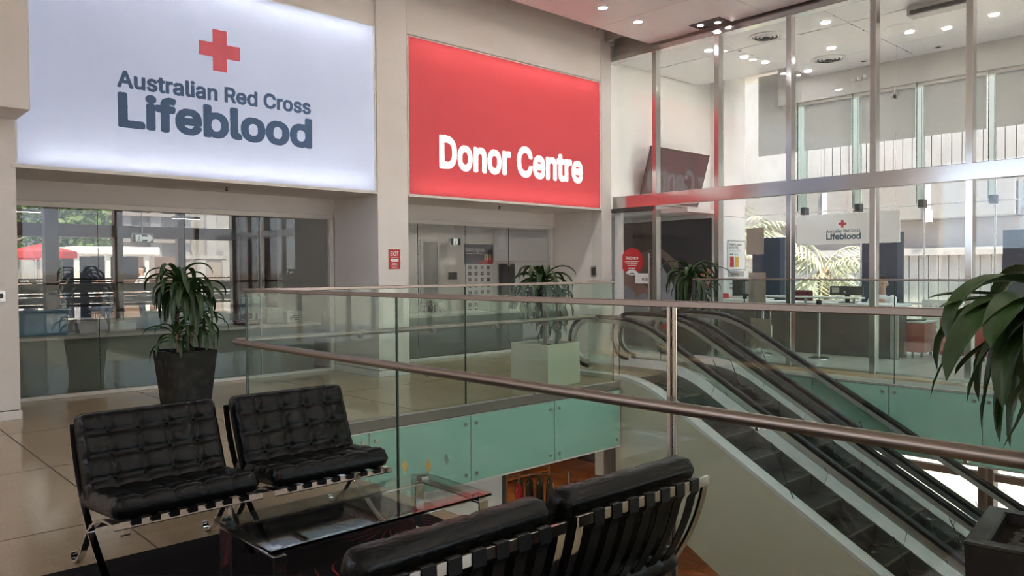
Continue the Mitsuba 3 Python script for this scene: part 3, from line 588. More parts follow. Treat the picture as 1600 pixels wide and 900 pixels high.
hx, hy = XV0-.085, YV1+.11
add('handrail', sweep([(hx, -1.6, .905), (hx, 0, .908), (hx, 5, .91)] + list(bez((hx, hy-.10, .912), (hx, hy, .912), (hx+.10, hy, .912), n=6)) + [(5, hy, .912), (8.10, hy, .915)], circ(.030, 14)), 'mat_rail', ba, smooth=40)
def bracket(p, q, k):
    p, q = np.array(p, float), np.array(q, float); d = (q-p)/np.linalg.norm(q-p)
    add('bracket', cat(cyl(p, p+d*.012, .026, 16), cyl(p-d*.02, p-d*.006, .024, 16), sweep([p, p+d*.045, (q+[0, 0, -.03])], circ(.008, 8))), 'mat_steel', k)
for y in (6.35, 5.55, 4.05, 3.05, 1.70, .90, -.6): bracket((XV0-.004, y, .885), (hx, y, .90), ba)
for x in (4.31, 5.27, 6.22, 7.15, 8.05): bracket((x, YV1+.024, .885), (x, hy, .90), ba)
for y_, z_, l in ((4.42, .200, 'left'), (4.146, .253, 'right')):
    k = thing('diamond_sticker', l+' one of the two small yellow diamond stickers on the near glass panel', 'sticker')
    add('sheet', onW(ext(Polygon([(0, -.053), (.034, .008), (0, .052), (-.034, .008)]), .001), XV0-.002, y_, z_), P_('mat_sticker', (.95, .76, .30), .5, .2) if 'mat_sticker' not in scene else 'mat_sticker', k)
k = thing('clear_sticker', 'faint torn clear sticker remnant right of the yellow diamond stickers', 'sticker')
add('sheet', onW(ext(Polygon([(0, -.04), (.022, -.005), (.012, .03), (-.012, .036), (-.024, .0)]), .001), XV0-.002, 3.95, .335), P_('mat_clearsticker', (.32, .52, .46), .2, .5), k)
bb = thing('glass_balustrade', 'glass balustrade with slim top rail in front of the white room', 'balustrade')
rj = [7.28, 6.82, 6.34, 4.11, 1.9, -.3, -1.4]
for a, b in zip(rj[:-1], rj[1:]):
    pane(bb, (XV1+.06, a-.006), (XV1+.06, b+.006), 0, 1.385, 'mat_glass')
    add('glass_edge', box(XV1+.054, XV1+.066, b+.002, b+.010, 0, 1.385), 'mat_edge', bb)
add('post', rbox(XV1+.04, XV1+.08, 7.25, 7.29, 0, 1.385, .003), 'mat_dark', bb)
add('cap_rail', rbox(XV1+.04, XV1+.08, -1.4, 7.28, 1.385, 1.412, .004), 'mat_rail', bb)

# ================================================================ escalators
TAN = .56; ANG = math.atan(TAN)
def prof(yc, z0, y_end, R=1.7, y_top=8.6):
    """polyline in (Y, Z): flat at z0, bending down at yc, then straight to y_end"""
    t = R*math.tan(ANG/2); P = [(y_top, z0)]
    for a in np.linspace(0, ANG, 10): P.append((yc+t-R*math.sin(a), z0-R*(1-math.cos(a))))
    P.append((y_end, z0-TAN*(yc-y_end))); return P
YB = .25
def escalator(xo0, xo1, xg0, xg1, xs0, xs1, yoff, label):
    k = thing('escalator', label, 'escalator'); yc = 6.62+yoff
    dk = prof(yc, .065, YB)
    def strip(name, x0, x1, dz0, dz1, mat, dz_in=None):
        up = [(y, z+dz1) for y, z in dk]; lo = [(y, z+dz0) for y, z in dk][::-1]
        add(name, slabs_y(up+lo, x0, x1), mat, k)
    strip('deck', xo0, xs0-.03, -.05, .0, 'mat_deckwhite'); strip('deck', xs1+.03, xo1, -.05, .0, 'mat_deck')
    strip('skirt', xs0-.03, xs0-.005, -.45, -.004, 'mat_alu'); strip('skirt', xs1+.005, xs1+.03, -.45, -.004, 'mat_alu')
    # slanted inner deck with cover joints
    up = np.array(dk); q = xg1-.02
    V = []; F = []
    for i, (y, z) in enumerate(dk): V += [(xs1+.012, y, z-.02), (q, y, z+.115)]
    for i in range(len(dk)-1): F += [[2*i, 2*i+1, 2*i+3], [2*i, 2*i+3, 2*i+2]]
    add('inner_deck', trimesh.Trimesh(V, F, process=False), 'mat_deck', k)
    for yy in (6.1+yoff, 5.45+yoff, 4.45+yoff, 3.5+yoff, 2.4+yoff):
        z = .065-TAN*(yc-yy); add('deck_joint', cat(box(xs1+.012, xo1, yy-.004, yy+.004, z-.05, z+.0015), hull([(xs1+.013, yy-.004, z-.02), (xs1+.013, yy+.004, z-.02), (q, yy-.004, z+.117), (q, yy+.004, z+.117), (xs1+.013, yy, z-.03), (q, yy, z+.10)])), 'mat_dark', k)
    # truss
    bot = [(y, z-1.50) for y, z in prof(yc+.2, .0, YB, .3, 7.04)][::-1] + [(7.04, -.13), (8.6, -.13)]
    add('cladding', slabs_y([(y, z-.05) for y, z in dk]+bot, xo0, xo0+.02), 'mat_clad', k)
    add('cladding', slabs_y([(y, z-.05) for y, z in dk]+bot, xo1-.02, xo1), 'mat_clad', k)
    sb = [(8.6, -.125), (7.04, -.125)] + [(y, z-.62) for y, z in dk if y < 7.0]
    add('truss', slabs_y(sb+bot, xo0+.021, xo1-.021), 'mat_dark', k)
    # steps
    y = 8.2; run = .40
    base = prof(yc, -.15, YB)
    by, bz = np.array(base)[::-1].T
    n = 0
    y = 7.0+yoff
    while y > YB+.4:
        zt = float(np.interp(y, by, bz)); zn = float(np.interp(y-run, by, bz))
        st = hull([(x, yy, zz) for x in (xs0, xs1) for yy, zz in ((y-.003, zt-.0), (y-run+.01, zt), (y-run+.01, min(zt, zn+.0)-.03), (y-.003, zt-.06))])
        kk = add('step', st, 'mat_step', k)
        add('tread_edge', cat(box(xs0+.01, xs1-.01, y-run+.008, y-run+.045, zt, zt+.004), box(xs0, xs0+.02, y-run+.01, y, zt, zt+.004), box(xs1-.02, xs1, y-run+.01, y, zt, zt+.004)), 'mat_stepedge', kk)
        y -= run; n += 1
    add('landing_plate', cat(box(xs0-.03, xs1+.03, 7.0+yoff, 8.6, -.20, -.145)), 'mat_step', k)
    # balustrades
    for xg, sd in ((xg0, -1), (xg1, 1)):
        hp = prof(6.69+yoff, .88, YB, 1.7, 7.62)
        nw = [(7.62+.37*math.sin(a), .51+.37*math.cos(a)) for a in np.linspace(0, math.pi*.98, 16)][::-1]
        path = [(xg, y, z) for y, z in nw+hp[1:]]
        def off(d, pa=path):
            P = np.array(pa); t = np.gradient(P, axis=0); t /= np.linalg.norm(t, axis=1, keepdims=True); nn = np.stack([t[:, 0], t[:, 2], -t[:, 1]], 1)
            return P + nn*d
        sgn = 1 if off(.1)[8][1] < path[8][1] else -1
        add('handrail', sweep(path, [(-.044, -.020), (-.032, -.034), (.032, -.034), (.044, -.020), (.044, .010), (.032, .024), (-.032, .024), (-.044, .010)], (1, 0, 0)), 'mat_rubber', k, smooth=40)
        add('rail_profile', sweep(off(.062*sgn), rectp(.052, .062), (1, 0, 0)), 'mat_alu', k)
        # glass: from deck to rail profile, cut into panels
        top = np.array([(y, z) for _, y, z in off(.09*sgn)]); dky, dkz = np.array(dk)[::-1].T
        seams = [8.1, 7.05+yoff, 5.85+yoff, 4.42+yoff, 3.0+yoff, 1.6+yoff, YB]
        from shapely.geometry import LineString
        lowl = [(y, float(np.interp(y, dky, dkz))) for y in np.linspace(YB, 7.95, 40)]
        full = Polygon([tuple(p) for p in top] + lowl).buffer(0)
        for a, b in zip(seams[:-1], seams[1:]):
            sh = Polygon([(a-.004+.5*TAN*0, -9), (b+.004, -9), (b+.004, 3), (a-.004, 3)])
            # seams stand square to the slope
            def line(yy, e): 
                zz = float(np.interp(yy, dky, dkz)); nx = 0 if yy > 6.5 else .45
                return [(yy-nx*2+e, zz-2), (yy+nx*2+e, zz+2)]
            l0, l1 = line(a, -.004), line(b, .004)
            c = full.intersection(Polygon([l0[0], l0[1], l1[1], l1[0]]))
            if c.is_empty: continue
            for gq in getattr(c, 'geoms', [c]):
                v, f = trimesh.creation.triangulate_polygon(gq, engine='earcut')
                add('glass_panel', trimesh.Trimesh(np.c_[np.full(len(v), xg), v], f, process=False), 'mat_glassclear', k)
            if b > YB+.1:
                zz = float(np.interp(b, dky, dkz)); nx = 0 if b > 6.5 else .45; hh = .76/(1+nx*TAN*.8)
                add('glass_seam', sweep([(xg, b, zz), (xg, b+nx*hh, zz+hh)], rectp(.008, .008), (1, 0, 0)), 'mat_edge', k)
    return k
e1 = escalator(8.50, 9.645, 8.60, 9.58, 8.72, 9.44, 0, 'near escalator beside the turquoise panels, its side clad in cream')
e2 = escalator(9.655, 10.715, 9.72, 10.64, 9.84, 10.52, -.19, 'far escalator next to the balustrade of the white room')
stk = [(6.99, .70), (6.90, .70), (6.81, .70), (7.0, .45), (6.9, .45)]
for y, z in stk:
    kk = add('safety_sticker', rbox(9.570, 9.577, y-.037, y+.037, z-.037, z+.037, .001), 'mat_red', e1)
    add('pictogram', onW(ext(Polygon([(-.02, -.022), (.0, .024), (.02, -.022), (.008, -.022), (0, -.004), (-.008, -.022)]), .001), 9.570, y, z), 'mat_dark', kk)
add('safety_sticker', cat(rbox(9.571, 9.577, 6.78, 6.92, .59, .645, .001), rbox(9.571, 9.577, 6.83, 7.04, .375, .40, .001)), 'mat_yellow', e1, label='yellow safety sticker strips')

# ================================================================ lounge: rug, chairs, glass table
rg = thing('rug', 'black rug with a dark red firework pattern under the glass table', 'rug')
add('pile', rbox(-.10, 2.92, 1.45, 4.51, 0.0015, .014, .004), 'mat_rug', rg)
def cushion(W, L, T, nu, nv):
    NU, NV = nu*8, nv*8; u = np.linspace(0, 1, NU+1); v = np.linspace(0, 1, NV+1); U, V = np.meshgrid(u, v, indexing='ij')
    x, y = (U-.5)*W, V*L; rc = .05
    dx, dy = np.maximum(0, np.abs(x)-(W/2-rc)), np.maximum(0, np.abs(y-L/2)-(L/2-rc)); h_ = np.hypot(dx, dy); sc_ = np.where(h_ > 1e-9, np.maximum(dx, dy)/np.maximum(h_, 1e-9), 1)
    x, y = np.sign(x)*(np.minimum(np.abs(x), W/2-rc)+dx*sc_), L/2+np.sign(y-L/2)*(np.minimum(np.abs(y-L/2), L/2-rc)+dy*sc_); e = np.minimum(np.minimum(U, 1-U)*W, np.minimum(V, 1-V)*L); r = .045
    s = np.clip(e/r, 0, 1); edge = np.sqrt(np.maximum(0, 1-(1-s)**2))
    a, b = np.abs(np.sin(np.pi*U*nu)), np.abs(np.sin(np.pi*V*nv)); tuft = .78+.22*np.minimum(1, (a*b)**.28*1.03)
    iu, iv = U*nu, V*nv; du, dv = iu-np.round(iu), iv-np.round(iv)
    inner = (np.round(iu) > 0) & (np.round(iu) < nu) & (np.round(iv) > 0) & (np.round(iv) < nv)
    dim = np.where(inner, np.exp(-((du*W/nu)**2+(dv*L/nv)**2)/(2*.016**2)), 0)
    wr = meshkit.fbm(np.stack([U*9, V*9, U*0+T*50], -1), 3, 3)-.5
    mid = T*.42; top = mid + (T-mid)*edge*tuft - .012*dim*edge + .006*wr*edge; bot = mid - mid*edge*.95
    n = (NU+1)*(NV+1); idx = np.arange(n).reshape(NU+1, NV+1); F = []
    q = np.stack([idx[:-1, :-1], idx[1:, :-1], idx[1:, 1:], idx[:-1, 1:]], -1).reshape(-1, 4)
    F = np.vstack([q[:, [0, 1, 2]], q[:, [0, 2, 3]], q[:, [0, 2, 1]]+n, q[:, [0, 3, 2]]+n])
    vt = np.stack([x, y, top], -1).reshape(-1, 3); vb = np.stack([x, y, bot], -1).reshape(-1, 3)
    m = trimesh.Trimesh(np.vstack([vt, vb]), F, process=False); m.merge_vertices()
    bt = [trimesh.creation.icosphere(1, .0075).apply_translation(((i/nu-.5)*W, j/nv*L, T-.018)) for i in range(1, nu) for j in range(1, nv)]
    h = mid; rr = .03
    loop = [((W/2-.054)*a_+.050*math.cos(t), (L/2-.054)*b_+.050*math.sin(t)+L/2, h) for a_, b_, t0 in ((1, 1, 0), (-1, 1, math.pi/2), (-1, -1, math.pi), (1, -1, 1.5*math.pi)) for t in t0+np.linspace(0, math.pi/2, 5)]
    pipe = sweep(loop, circ(.0045, 6), (0, 0, 1), closed=True)
    pipe2 = cat([sweep([(a*(W/2-.028), b, T*.83), (c*(W/2-.028), d, T*.83)], circ(.0035, 6)) for a, b, c, d in ((-1, .03, 1, .03), (1, .03, 1, L-.03), (1, L-.03, -1, L-.03), (-1, L-.03, -1, .03))])
    return m, cat(bt), cat(pipe, pipe2)
def to_chair(m, p0, p1, up):
    """cushion's v axis along p0->p1 (in depth, height), thickness towards 'up' side"""
    p0, p1 = np.array(p0), np.array(p1); d = (p1-p0)/np.linalg.norm(p1-p0); nrm = np.array([-d[1], d[0]])
    if np.dot(nrm, up) < 0: nrm = -nrm
    o = put(m, (0, *p0), (1, 0, 0), (0, *d), (0, *nrm))
    if np.linalg.det(frame4((0, 0, 0), (1, 0, 0), (0, *d), (0, *nrm))[:3, :3]) < 0: o.invert()
    return o
CA = smoothpath([(0, .742), (.028, .62), (.078, .50), (.150, .38), (.245, .27), (.365, .165), (.50, .070), (.615, .012), (.66, .007)], 4)
CB = smoothpath([(.695, .350), (.56, .345), (.43, .315), (.325, .26), (.24, .19), (.16, .10), (.08, .030), (.035, .010), (.0, .012), (-.018, .030), (-.010, .050)], 4)
def bar(C, w): return sweep([(w, a, b) for a, b in C], rectp(.034, .011), (1, 0, 0))
WB = .358
bm, bb_, bp = cushion(.755, .50, .115, 5, 4); sm, sb_, spp = cushion(.755, .585, .115, 5, 4)
B0, B1, S0, S1 = (.028, .785), (.225, .335), (.125, .315), (.705, .368)
CH = {}
CH['back_cushion'] = mikit.ply(to_chair(bm, B0, B1, (1, .3)), 'mat_leather', smooth=True); CH['seat_cushion'] = mikit.ply(to_chair(sm, S0, S1, (0, 1)), 'mat_leather', smooth=True)
CH['bbut'] = mikit.ply(to_chair(bb_, B0, B1, (1, .3)), 'mat_strap', smooth=True); CH['sbut'] = mikit.ply(to_chair(sb_, S0, S1, (0, 1)), 'mat_strap', smooth=True)
CH['bpip'] = mikit.ply(to_chair(bp, B0, B1, (1, .3)), 'mat_strap'); CH['spip'] = mikit.ply(to_chair(spp, S0, S1, (0, 1)), 'mat_strap')
CH['legs'] = [mikit.ply(bar(C, s*WB), 'mat_chrome', smooth=30) for s in (-1, 1) for C in (CA, CB)]
CH['top'] = mikit.ply(rbox(-.375, .375, -.007, .006, .706, .744, .002), 'mat_chrome'); CH['front'] = mikit.ply(sweep([(-.375, .700, .345), (.375, .700, .345)], [(-.016*.77+.005*.64, -.016*.64-.005*.77), (.016*.77+.005*.64, .016*.64-.005*.77), (.016*.77-.005*.64, .016*.64+.005*.77), (-.016*.77-.005*.64, -.016*.64+.005*.77)], (0, 0, 1)), 'mat_chrome')
CH['cross'] = mikit.ply(rbox(-.36, .36, .268, .282, .238, .262, .002), 'mat_chrome')
def strap(w):
    C = np.array([(-.013, .725), (-.013, .750), (.012, .752), (.022, .735)]); D = CA[:14]+np.array([-.004, -.004])
    path = np.vstack([[(.011, .72), (.0095, .7467), (-.0095, .7467), (-.0105, .70)], D[D[:, 1] < .68]])
    return sweep([(w, a, b) for a, b in path], rectp(.050, .004), (1, 0, 0))
def sstrap(w): return sweep([(w, a, b) for a, b in [(.19, .325), (.45, .340), (.69, .368), (.708, .366), (.708, .334), (.68, .332)]], rectp(.046, .004), (1, 0, 0))
SW = np.linspace(-.272, .272, 7)
CH['strap'] = [mikit.ply(strap(w), 'mat_strap', smooth=40) for w in SW]; CH['sstrap'] = [mikit.ply(sstrap(w), 'mat_strap') for w in SW]
CH['buckle'] = mikit.ply(cat(sweep([(.30, .70, .335), (.345, .70, .335), (.345, .70, .30), (.30, .70, .30)], circ(.004, 6), closed=True)), 'mat_chrome')
def chair(x, y, rot, label, buckle=False):
    k = thing('lounge_chair', label, 'chair'); tw = TR().translate([x, y, 0]).rotate([0, 0, 1], rot)
    b = add('back_cushion', CH['back_cushion'], None, k, tw=tw); add('button', CH['bbut'], None, b, tw=tw, kind='stuff'); add('piping', CH['bpip'], None, b, tw=tw)
    s = add('seat_cushion', CH['seat_cushion'], None, k, tw=tw); add('button', CH['sbut'], None, s, tw=tw, kind='stuff'); add('piping', CH['spip'], None, s, tw=tw)
    for m in CH['legs']: add('leg', m, None, k, tw=tw, label='curved chrome bar leg')
    add('top_bar', CH['top'], None, k, tw=tw); add('front_bar', CH['front'], None, k, tw=tw); add('cross_bar', CH['cross'], None, k, tw=tw)
    for m in CH['strap']: add('back_strap', m, None, k, tw=tw)
    for m in CH['sstrap']: add('seat_strap', m, None, k, tw=tw)
    if buckle: add('buckle', CH['buckle'], None, k, tw=tw)
chair(1.435, 4.665, 181.5, 'black tufted leather lounge chair facing us, left one of the far pair', True)
chair(2.275, 4.66, 179.5, 'black tufted leather lounge chair facing us, right one of the far pair')
chair(1.430, 1.700, 0.5, 'black leather lounge chair seen from behind, left one of the near pair')
chair(2.240, 1.705, -1.0, 'black leather lounge chair seen from behind, right one of the near pair')

tb = thing('coffee_table', 'low glass coffee table with chrome loop legs between the leather chairs', 'table')
tx0, tx1, ty0, ty1, tz = 1.465, 2.725, 3.115, 3.725, .345
scene['mat_tableglass'] = {'type': 'dielectric', 'int_ior': 1.5, 'ext_ior': 1.0, 'specular_reflectance': {'type': 'rgb', 'value': [.5, .5, .5]}, 'specular_transmittance': {'type': 'rgb', 'value': [.93, .96, .94]}}
add('glass_top', rbox(tx0, tx1, ty0, ty1, tz, tz+.012, .002), 'mat_tableglass', tb)
for x in (tx0+.02, tx1-.08):
    lo, hi = .014, tz-.022
    add('leg_frame', cat(rbox(x, x+.06, ty0+.01, ty1-.01, lo, lo+.011, .002), rbox(x, x+.06, ty0+.01, ty1-.01, hi-.011, hi, .002), rbox(x, x+.06, ty0+.01, ty0+.021, lo, hi, .002), rbox(x, x+.06, ty1-.021, ty1-.01, lo, hi, .002)), 'mat_chrome', tb)
    for y in (ty0+.05, ty1-.05): add('pad', rbox(x+.004, x+.056, y-.027, y+.027, hi, tz-.0005, .002), 'mat_chrome', tb)
add('stretcher', cat(box(tx0+.08, tx1-.08, ty1-.10, ty1-.075, tz-.034, tz-.026), box(tx0+.08, tx1-.08, ty0+.075, ty0+.10, tz-.034, tz-.026)), 'mat_chrome', tb)

# ================================================================ planters and plants
def leafmesh(P, w, fold=.25):
    P = np.asarray(P, float); n = len(P); t = np.gradient(P, axis=0); t /= np.linalg.norm(t, axis=1, keepdims=True)
    s = np.cross(t, [0, 0, 1.0]); ln = np.linalg.norm(s, axis=1, keepdims=True); s = np.where(ln > 1e-3, s/np.maximum(ln, 1e-6), [1.0, 0, 0]); nn = np.cross(s, t)
    a = np.linspace(0, 1, n); W = w*np.minimum(1, .30+2.4*a)*np.sqrt(np.clip(1-a**2.2, 0, 1)); V = []; F = []
    for i in range(n): V += [P[i]-s[i]*W[i]/2+nn[i]*W[i]*fold, P[i]-s[i]*W[i]*.26+nn[i]*W[i]*fold*.36, P[i], P[i]+s[i]*W[i]*.26+nn[i]*W[i]*fold*.36, P[i]+s[i]*W[i]/2+nn[i]*W[i]*fold]
    for i in range(n-1):
        for j in range(4): F += [[5*i+j, 5*i+j+1, 5*i+6+j], [5*i+j, 5*i+6+j, 5*i+5+j]]
    return trimesh.Trimesh(V, F, process=False)
def leaf(b, az, el, L, droop, w, n=11, curl=0.):
    p = np.array(b, float); P = []; a = el; z = az
    for i in range(n):
        P.append(p.copy()); p = p+np.array([math.cos(a)*math.cos(z), math.cos(a)*math.sin(z), math.sin(a)])*L/(n-1); a = max(a-droop/(n-1)*(.5+1.2*i/n), -1.5); z += curl/(n-1)
    return leafmesh(P, w)
def heads(k, hs, rng):
    for (hx_, hy_, hz_), n, L, w, emin, emax, dr_ in hs:
        for i in range(n):
            az = i*2.399+rng.uniform(-.3, .3); f = i/max(1, n-1); el = emin+(emax-emin)*f+rng.uniform(-.12, .12)
            add('leaf', leaf((hx_+.02*math.cos(az), hy_+.02*math.sin(az), hz_-.10*(1-f)), az, el, L*rng.uniform(.78, 1.1), dr_*rng.uniform(.8, 1.15), w*rng.uniform(.8, 1.15), curl=rng.uniform(-.3, .3)), 'mat_leaf', k, smooth=True)
def tapered(k, cx, cy, top, bot, h, mat, rot=0., soil=.06, wall=.035):
    def q(hw, z): return [(cx+hw*(a*math.cos(rot)-b*math.sin(rot)), cy+hw*(a*math.sin(rot)+b*math.cos(rot)), z) for a, b in ((-1, -1), (1, -1), (1, 1), (-1, 1))]
    inn = top-wall; r = [np.array(v) for v in (q(bot-.01, 0), q(bot, .01), q(top-.004, h-.012), q(top, h-.006), q(top-.006, h), q(inn+.006, h), q(inn, h-.006), q(inn-.01, h-soil-.05))]
    m = loft(r, caps=False); m = cat(m, quad(*q(bot-.01, 0)[::-1])); add('pot', m, mat, k)
    add('soil', quad(*q(inn-.002, h-soil)), 'mat_soil', k); return q(inn-.02, h-soil)
def canes(k, cs):
    for P in cs: add('cane', tube(smoothpath(P, 5), .021, 9), 'mat_bark', k, smooth=True)
def pebbles(k, cx, cy, r, z, n, rng):
    M = []
    for i in range(n):
        s = trimesh.creation.icosphere(1, rng.uniform(.009, .017)); s.apply_scale((1, rng.uniform(.7, 1), .6)); s.apply_translation((cx+rng.uniform(-r, r), cy+rng.uniform(-r, r), z)); M.append(s)
    add('pebble', cat(M), 'mat_pebble', k, kind='stuff', smooth=True)
rng = random.Random(11)
p1 = thing('potted_plant', 'dracaena with two leafy tiers in a tall black tapered planter', 'plant')
tapered(p1, 3.20, 8.89, .262, .195, .69, 'mat_planter', .04); canes(p1, [[(3.15, 8.93, .6), (3.14, 8.94, 1.0), (3.16, 8.92, 1.46)], [(3.24, 8.86, .6), (3.26, 8.85, .95), (3.27, 8.86, 1.36)], [(3.27, 8.95, .6), (3.31, 8.96, .9), (3.33, 8.95, 1.02)], [(3.12, 8.84, .6), (3.08, 8.80, .85), (3.07, 8.79, .9)]])
heads(p1, [((3.16, 8.92, 1.48), 34, .50, .078, -.5, 1.2, 3.2), ((3.27, 8.86, 1.38), 30, .50, .078, -.6, 1.0, 3.0), ((3.36, 8.90, 1.02), 20, .42, .065, -.3, 1.0, 3.0), ((3.07, 8.79, .90), 13, .38, .05, -.2, 1.0, 2.8)], rng); pebbles(p1, 3.28, 8.76, .10, .66, 40, rng)
p2 = thing('potted_plant', 'dracaena with broad drooping leaves in a pale square planter', 'plant')
tapered(p2, 7.53, 7.47, .335, .335, .575, 'mat_planterwhite', .06); canes(p2, [[(7.5, 7.42, .5), (7.48, 7.43, .9), (7.50, 7.42, 1.34)], [(7.62, 7.36, .5), (7.64, 7.35, .75), (7.66, 7.36, 1.05)], [(7.40, 7.36, .5), (7.38, 7.33, .8), (7.37, 7.34, 1.15)]])
heads(p2, [((7.50, 7.50, 1.44), 44, .56, .095, -.5, 1.1, 3.1), ((7.66, 7.48, 1.18), 24, .46, .09, -.5, .9, 3.0), ((7.37, 7.48, 1.26), 24, .48, .09, -.5, .9, 3.0), ((7.62, 7.46, .86), 10, .32, .07, -.3, .6, 2.6)], rng)
p3 = thing('potted_plant', 'dense drooping dracaena in front of the glazed wall beside the glass door', 'plant')
tapered(p3, 11.18, 7.62, .24, .20, .62, 'mat_planter', .0); canes(p3, [[(11.18, 7.62, .5), (11.17, 7.62, 1.0), (11.18, 7.6, 1.42)], [(11.24, 7.56, .5), (11.26, 7.55, 1.15)]])
heads(p3, [((11.18, 7.60, 1.48), 40, .62, .085, -.7, 1.2, 3.3), ((11.26, 7.55, 1.24), 24, .52, .08, -.6, .8, 3.0)], rng)
add('leaf', leafmesh(smoothpath([(11.2, 7.5, 1.50), (11.24, 7.2, 1.60), (11.26, 6.98, 1.56), (11.27, 6.84, 1.42)], 4), .045), 'mat_leaf', p3, smooth=True)
p4 = thing('potted_plant', 'large dracaena in a rough black square planter at the right picture edge', 'plant')
tapered(p4, 2.745, .565, .225, .19, .75, 'mat_planter', .13, .035, .06); canes(p4, [[(2.75, .56, .68), (2.76, .57, 1.0), (2.75, .58, 1.50)], [(2.83, .50, .68), (2.86, .47, 1.0), (2.87, .46, 1.28)]]); pebbles(p4, 2.745, .565, .13, .712, 130, rng)
C0 = np.array((2.76, .585, 1.42))
LT = [((2.66, .75, 1.50), (2.466, .85, 1.461), .042), ((2.60, .74, 1.48), (2.437, .808, 1.435), .045), ((2.55, .70, 1.49), (2.437, .739, 1.419), .050), ((2.72, .72, 1.48), (2.768, .774, 1.42), .05),
    ((2.42, .70, 1.52), (2.34, .755, 1.234), .125), ((2.55, .80, 1.45), (2.574, .876, 1.146), .035), ((2.62, .74, 1.36), (2.686, .843, 1.21), .055), ((2.52, .70, 1.42), (2.548, .765, 1.152), .06),
    ((2.55, .70, 1.45), (2.577, .735, 1.068), .06), ((2.58, .66, 1.47), (2.611, .704, 1.068), .065), ((2.52, .60, 1.50), (2.56, .616, 1.119), .09), ((2.62, .58, 1.22), (2.622, .692, 1.011), .045), ((2.40, .62, 1.50), (2.376, .656, 1.331), .12), ((2.46, .55, 1.49), (2.47, .58, 1.2), .10), ((2.52, .64, 1.47), (2.50, .70, 1.22), .085)]
for mid, tip, w in LT: add('leaf', leafmesh(bez(C0+np.array([rng.uniform(-.02, .02) for _ in range(3)]), mid, tip, n=12), w), 'mat_leaf', p4, smooth=True)
heads(p4, [((2.78, .54, 1.44), 18, .50, .09, -.4, .85, 2.5), ((2.85, .44, 1.30), 14, .46, .08, -.5, .5, 2.4)], rng)

# ================================================================ white room contents
tv = thing('wall_television', 'dark flat television tilted down on the white wall above the entrance', 'television')
def tilt(m): return put(m, (12.55, 9.75, 2.89), (1, 0, 0), (0, -.27, .963), (0, -.963, -.27))
add('casing', tilt(rbox(0, 2.06, 0, 1.18, -.05, 0, .008)), 'mat_dark', tv); add('screen', tilt(rbox(.04, 2.02, .07, 1.14, 0, .004, .002)), P_('mat_screen', (.07, .05, .055), .18, .5), tv); add('speaker_bar', tilt(box(.04, 2.02, .015, .05, 0, .003)), 'mat_grey', tv)
add('wall_mount', box(13.4, 13.7, 9.66, 9.9, 3.3, 3.6), 'mat_dark', tv)
mu = thing('wall_mural', 'large dark photographic mural of donors behind the entrance door', 'mural')
def pr_(name, pts, m, lift): add(name, put(trimesh.creation.extrude_polygon(Polygon(pts).buffer(0), .001, engine='earcut'), (12.608-lift*.0012, 0, 0), (0, -1, 0), (0, 0, 1), (-1, 0, 0)), m, mu)
add('print', box(12.610, 12.62, 8.09, 10.41, 0, 2.52), 'mat_printdark', mu)
pr_('print_warm', [(-10.40, 2.518), (-9.307, 2.518), (-9.313, .3), (-10.40, .3)], 'mat_printbrown', 1)
pr_('print_glow', [(-9.95, 1.844), (-9.309, 2.023), (-8.854, 1.699), (-8.826, .5), (-9.955, .5)], P_('mat_printglow', (.22, .15, .125), .35, .4), 2)
pr_('print_arm', [(-10.319, 1.958), (-10.15, 1.848), (-9.887, 1.32), (-9.855, 1.163), (-10.037, 1.081), (-10.323, 1.184)], 'mat_fleshpink', 3)
pr_('print_sleeve', [(-10.357, 1.21), (-10.12, 1.239), (-9.888, 1.084), (-9.855, .954), (-9.955, .5), (-10.359, .5)], 'mat_printgrey', 4)
pr_('print_hand', [(-9.953, 1.24), (-9.74, 1.294), (-9.58, 1.166), (-9.532, 1.038), (-9.661, .984), (-9.904, 1.005)], 'mat_fleshpink', 5)
pr_('print_cloth', [(-9.921, .926), (-9.822, 1.059), (-9.66, 1.1), (-9.564, 1.012), (-9.533, .5), (-9.922, .5)], 'mat_printgrey', 6)
pr_('print_dark_arm', [(-9.232, 1.805), (-9.079, 1.677), (-8.795, 1.375), (-8.766, 1.201), (-8.915, 1.175), (-9.095, 1.45), (-9.248, 1.653)], 'mat_printdark', 7)
pr_('print_sleeve', [(-9.248, 1.679), (-9.034, 1.475), (-8.855, 1.2), (-9.005, 1.048), (-9.25, .942)], 'mat_printgrey', 6)
pr_('print_sleeve', [(-9.25, 1.043), (-8.885, 1.125), (-8.826, .5), (-9.251, .5)], 'mat_printgrey', 5)
pr_('print_body', [(-8.503, 1.327), (-8.389, 1.279), (-8.164, 1.208), (-8.095, 1.065), (-8.095, .5), (-8.66, .5)], 'mat_printgrey', 4)
pr_('print_hair', [(-8.532, 1.523), (-8.445, 1.645), (-8.303, 1.68), (-8.191, 1.654), (-8.219, 1.57), (-8.332, 1.498), (-8.389, 1.376), (-8.503, 1.351)], P_('mat_printhair', (.20, .17, .16), .5, .3), 6)
pr_('print_face', [(-8.36, 1.522), (-8.219, 1.606), (-8.136, 1.569), (-8.108, 1.473), (-8.098, 1.377), (-8.15, 1.305), (-8.164, 1.208), (-8.304, 1.182), (-8.418, 1.303)], 'mat_fleshpink', 5)
pr_('print_glasses', [(-8.389, 1.474), (-8.136, 1.533), (-8.136, 1.505), (-8.389, 1.446)], 'mat_red', 8)
dr_ = thing('sliding_door_fittings', 'chrome pull handle on the glass entrance door with the red welcome disc', 'door handle')
add('bar', cyl((XG-.09, 8.80, .80), (XG-.09, 8.80, 1.86), .016, 12), 'mat_steel', dr_)
for z in (.95, 1.80): add('standoff', cyl((XG-.09, 8.80, z), (XG-.004, 8.80, z), .012, 10), 'mat_steel', dr_)
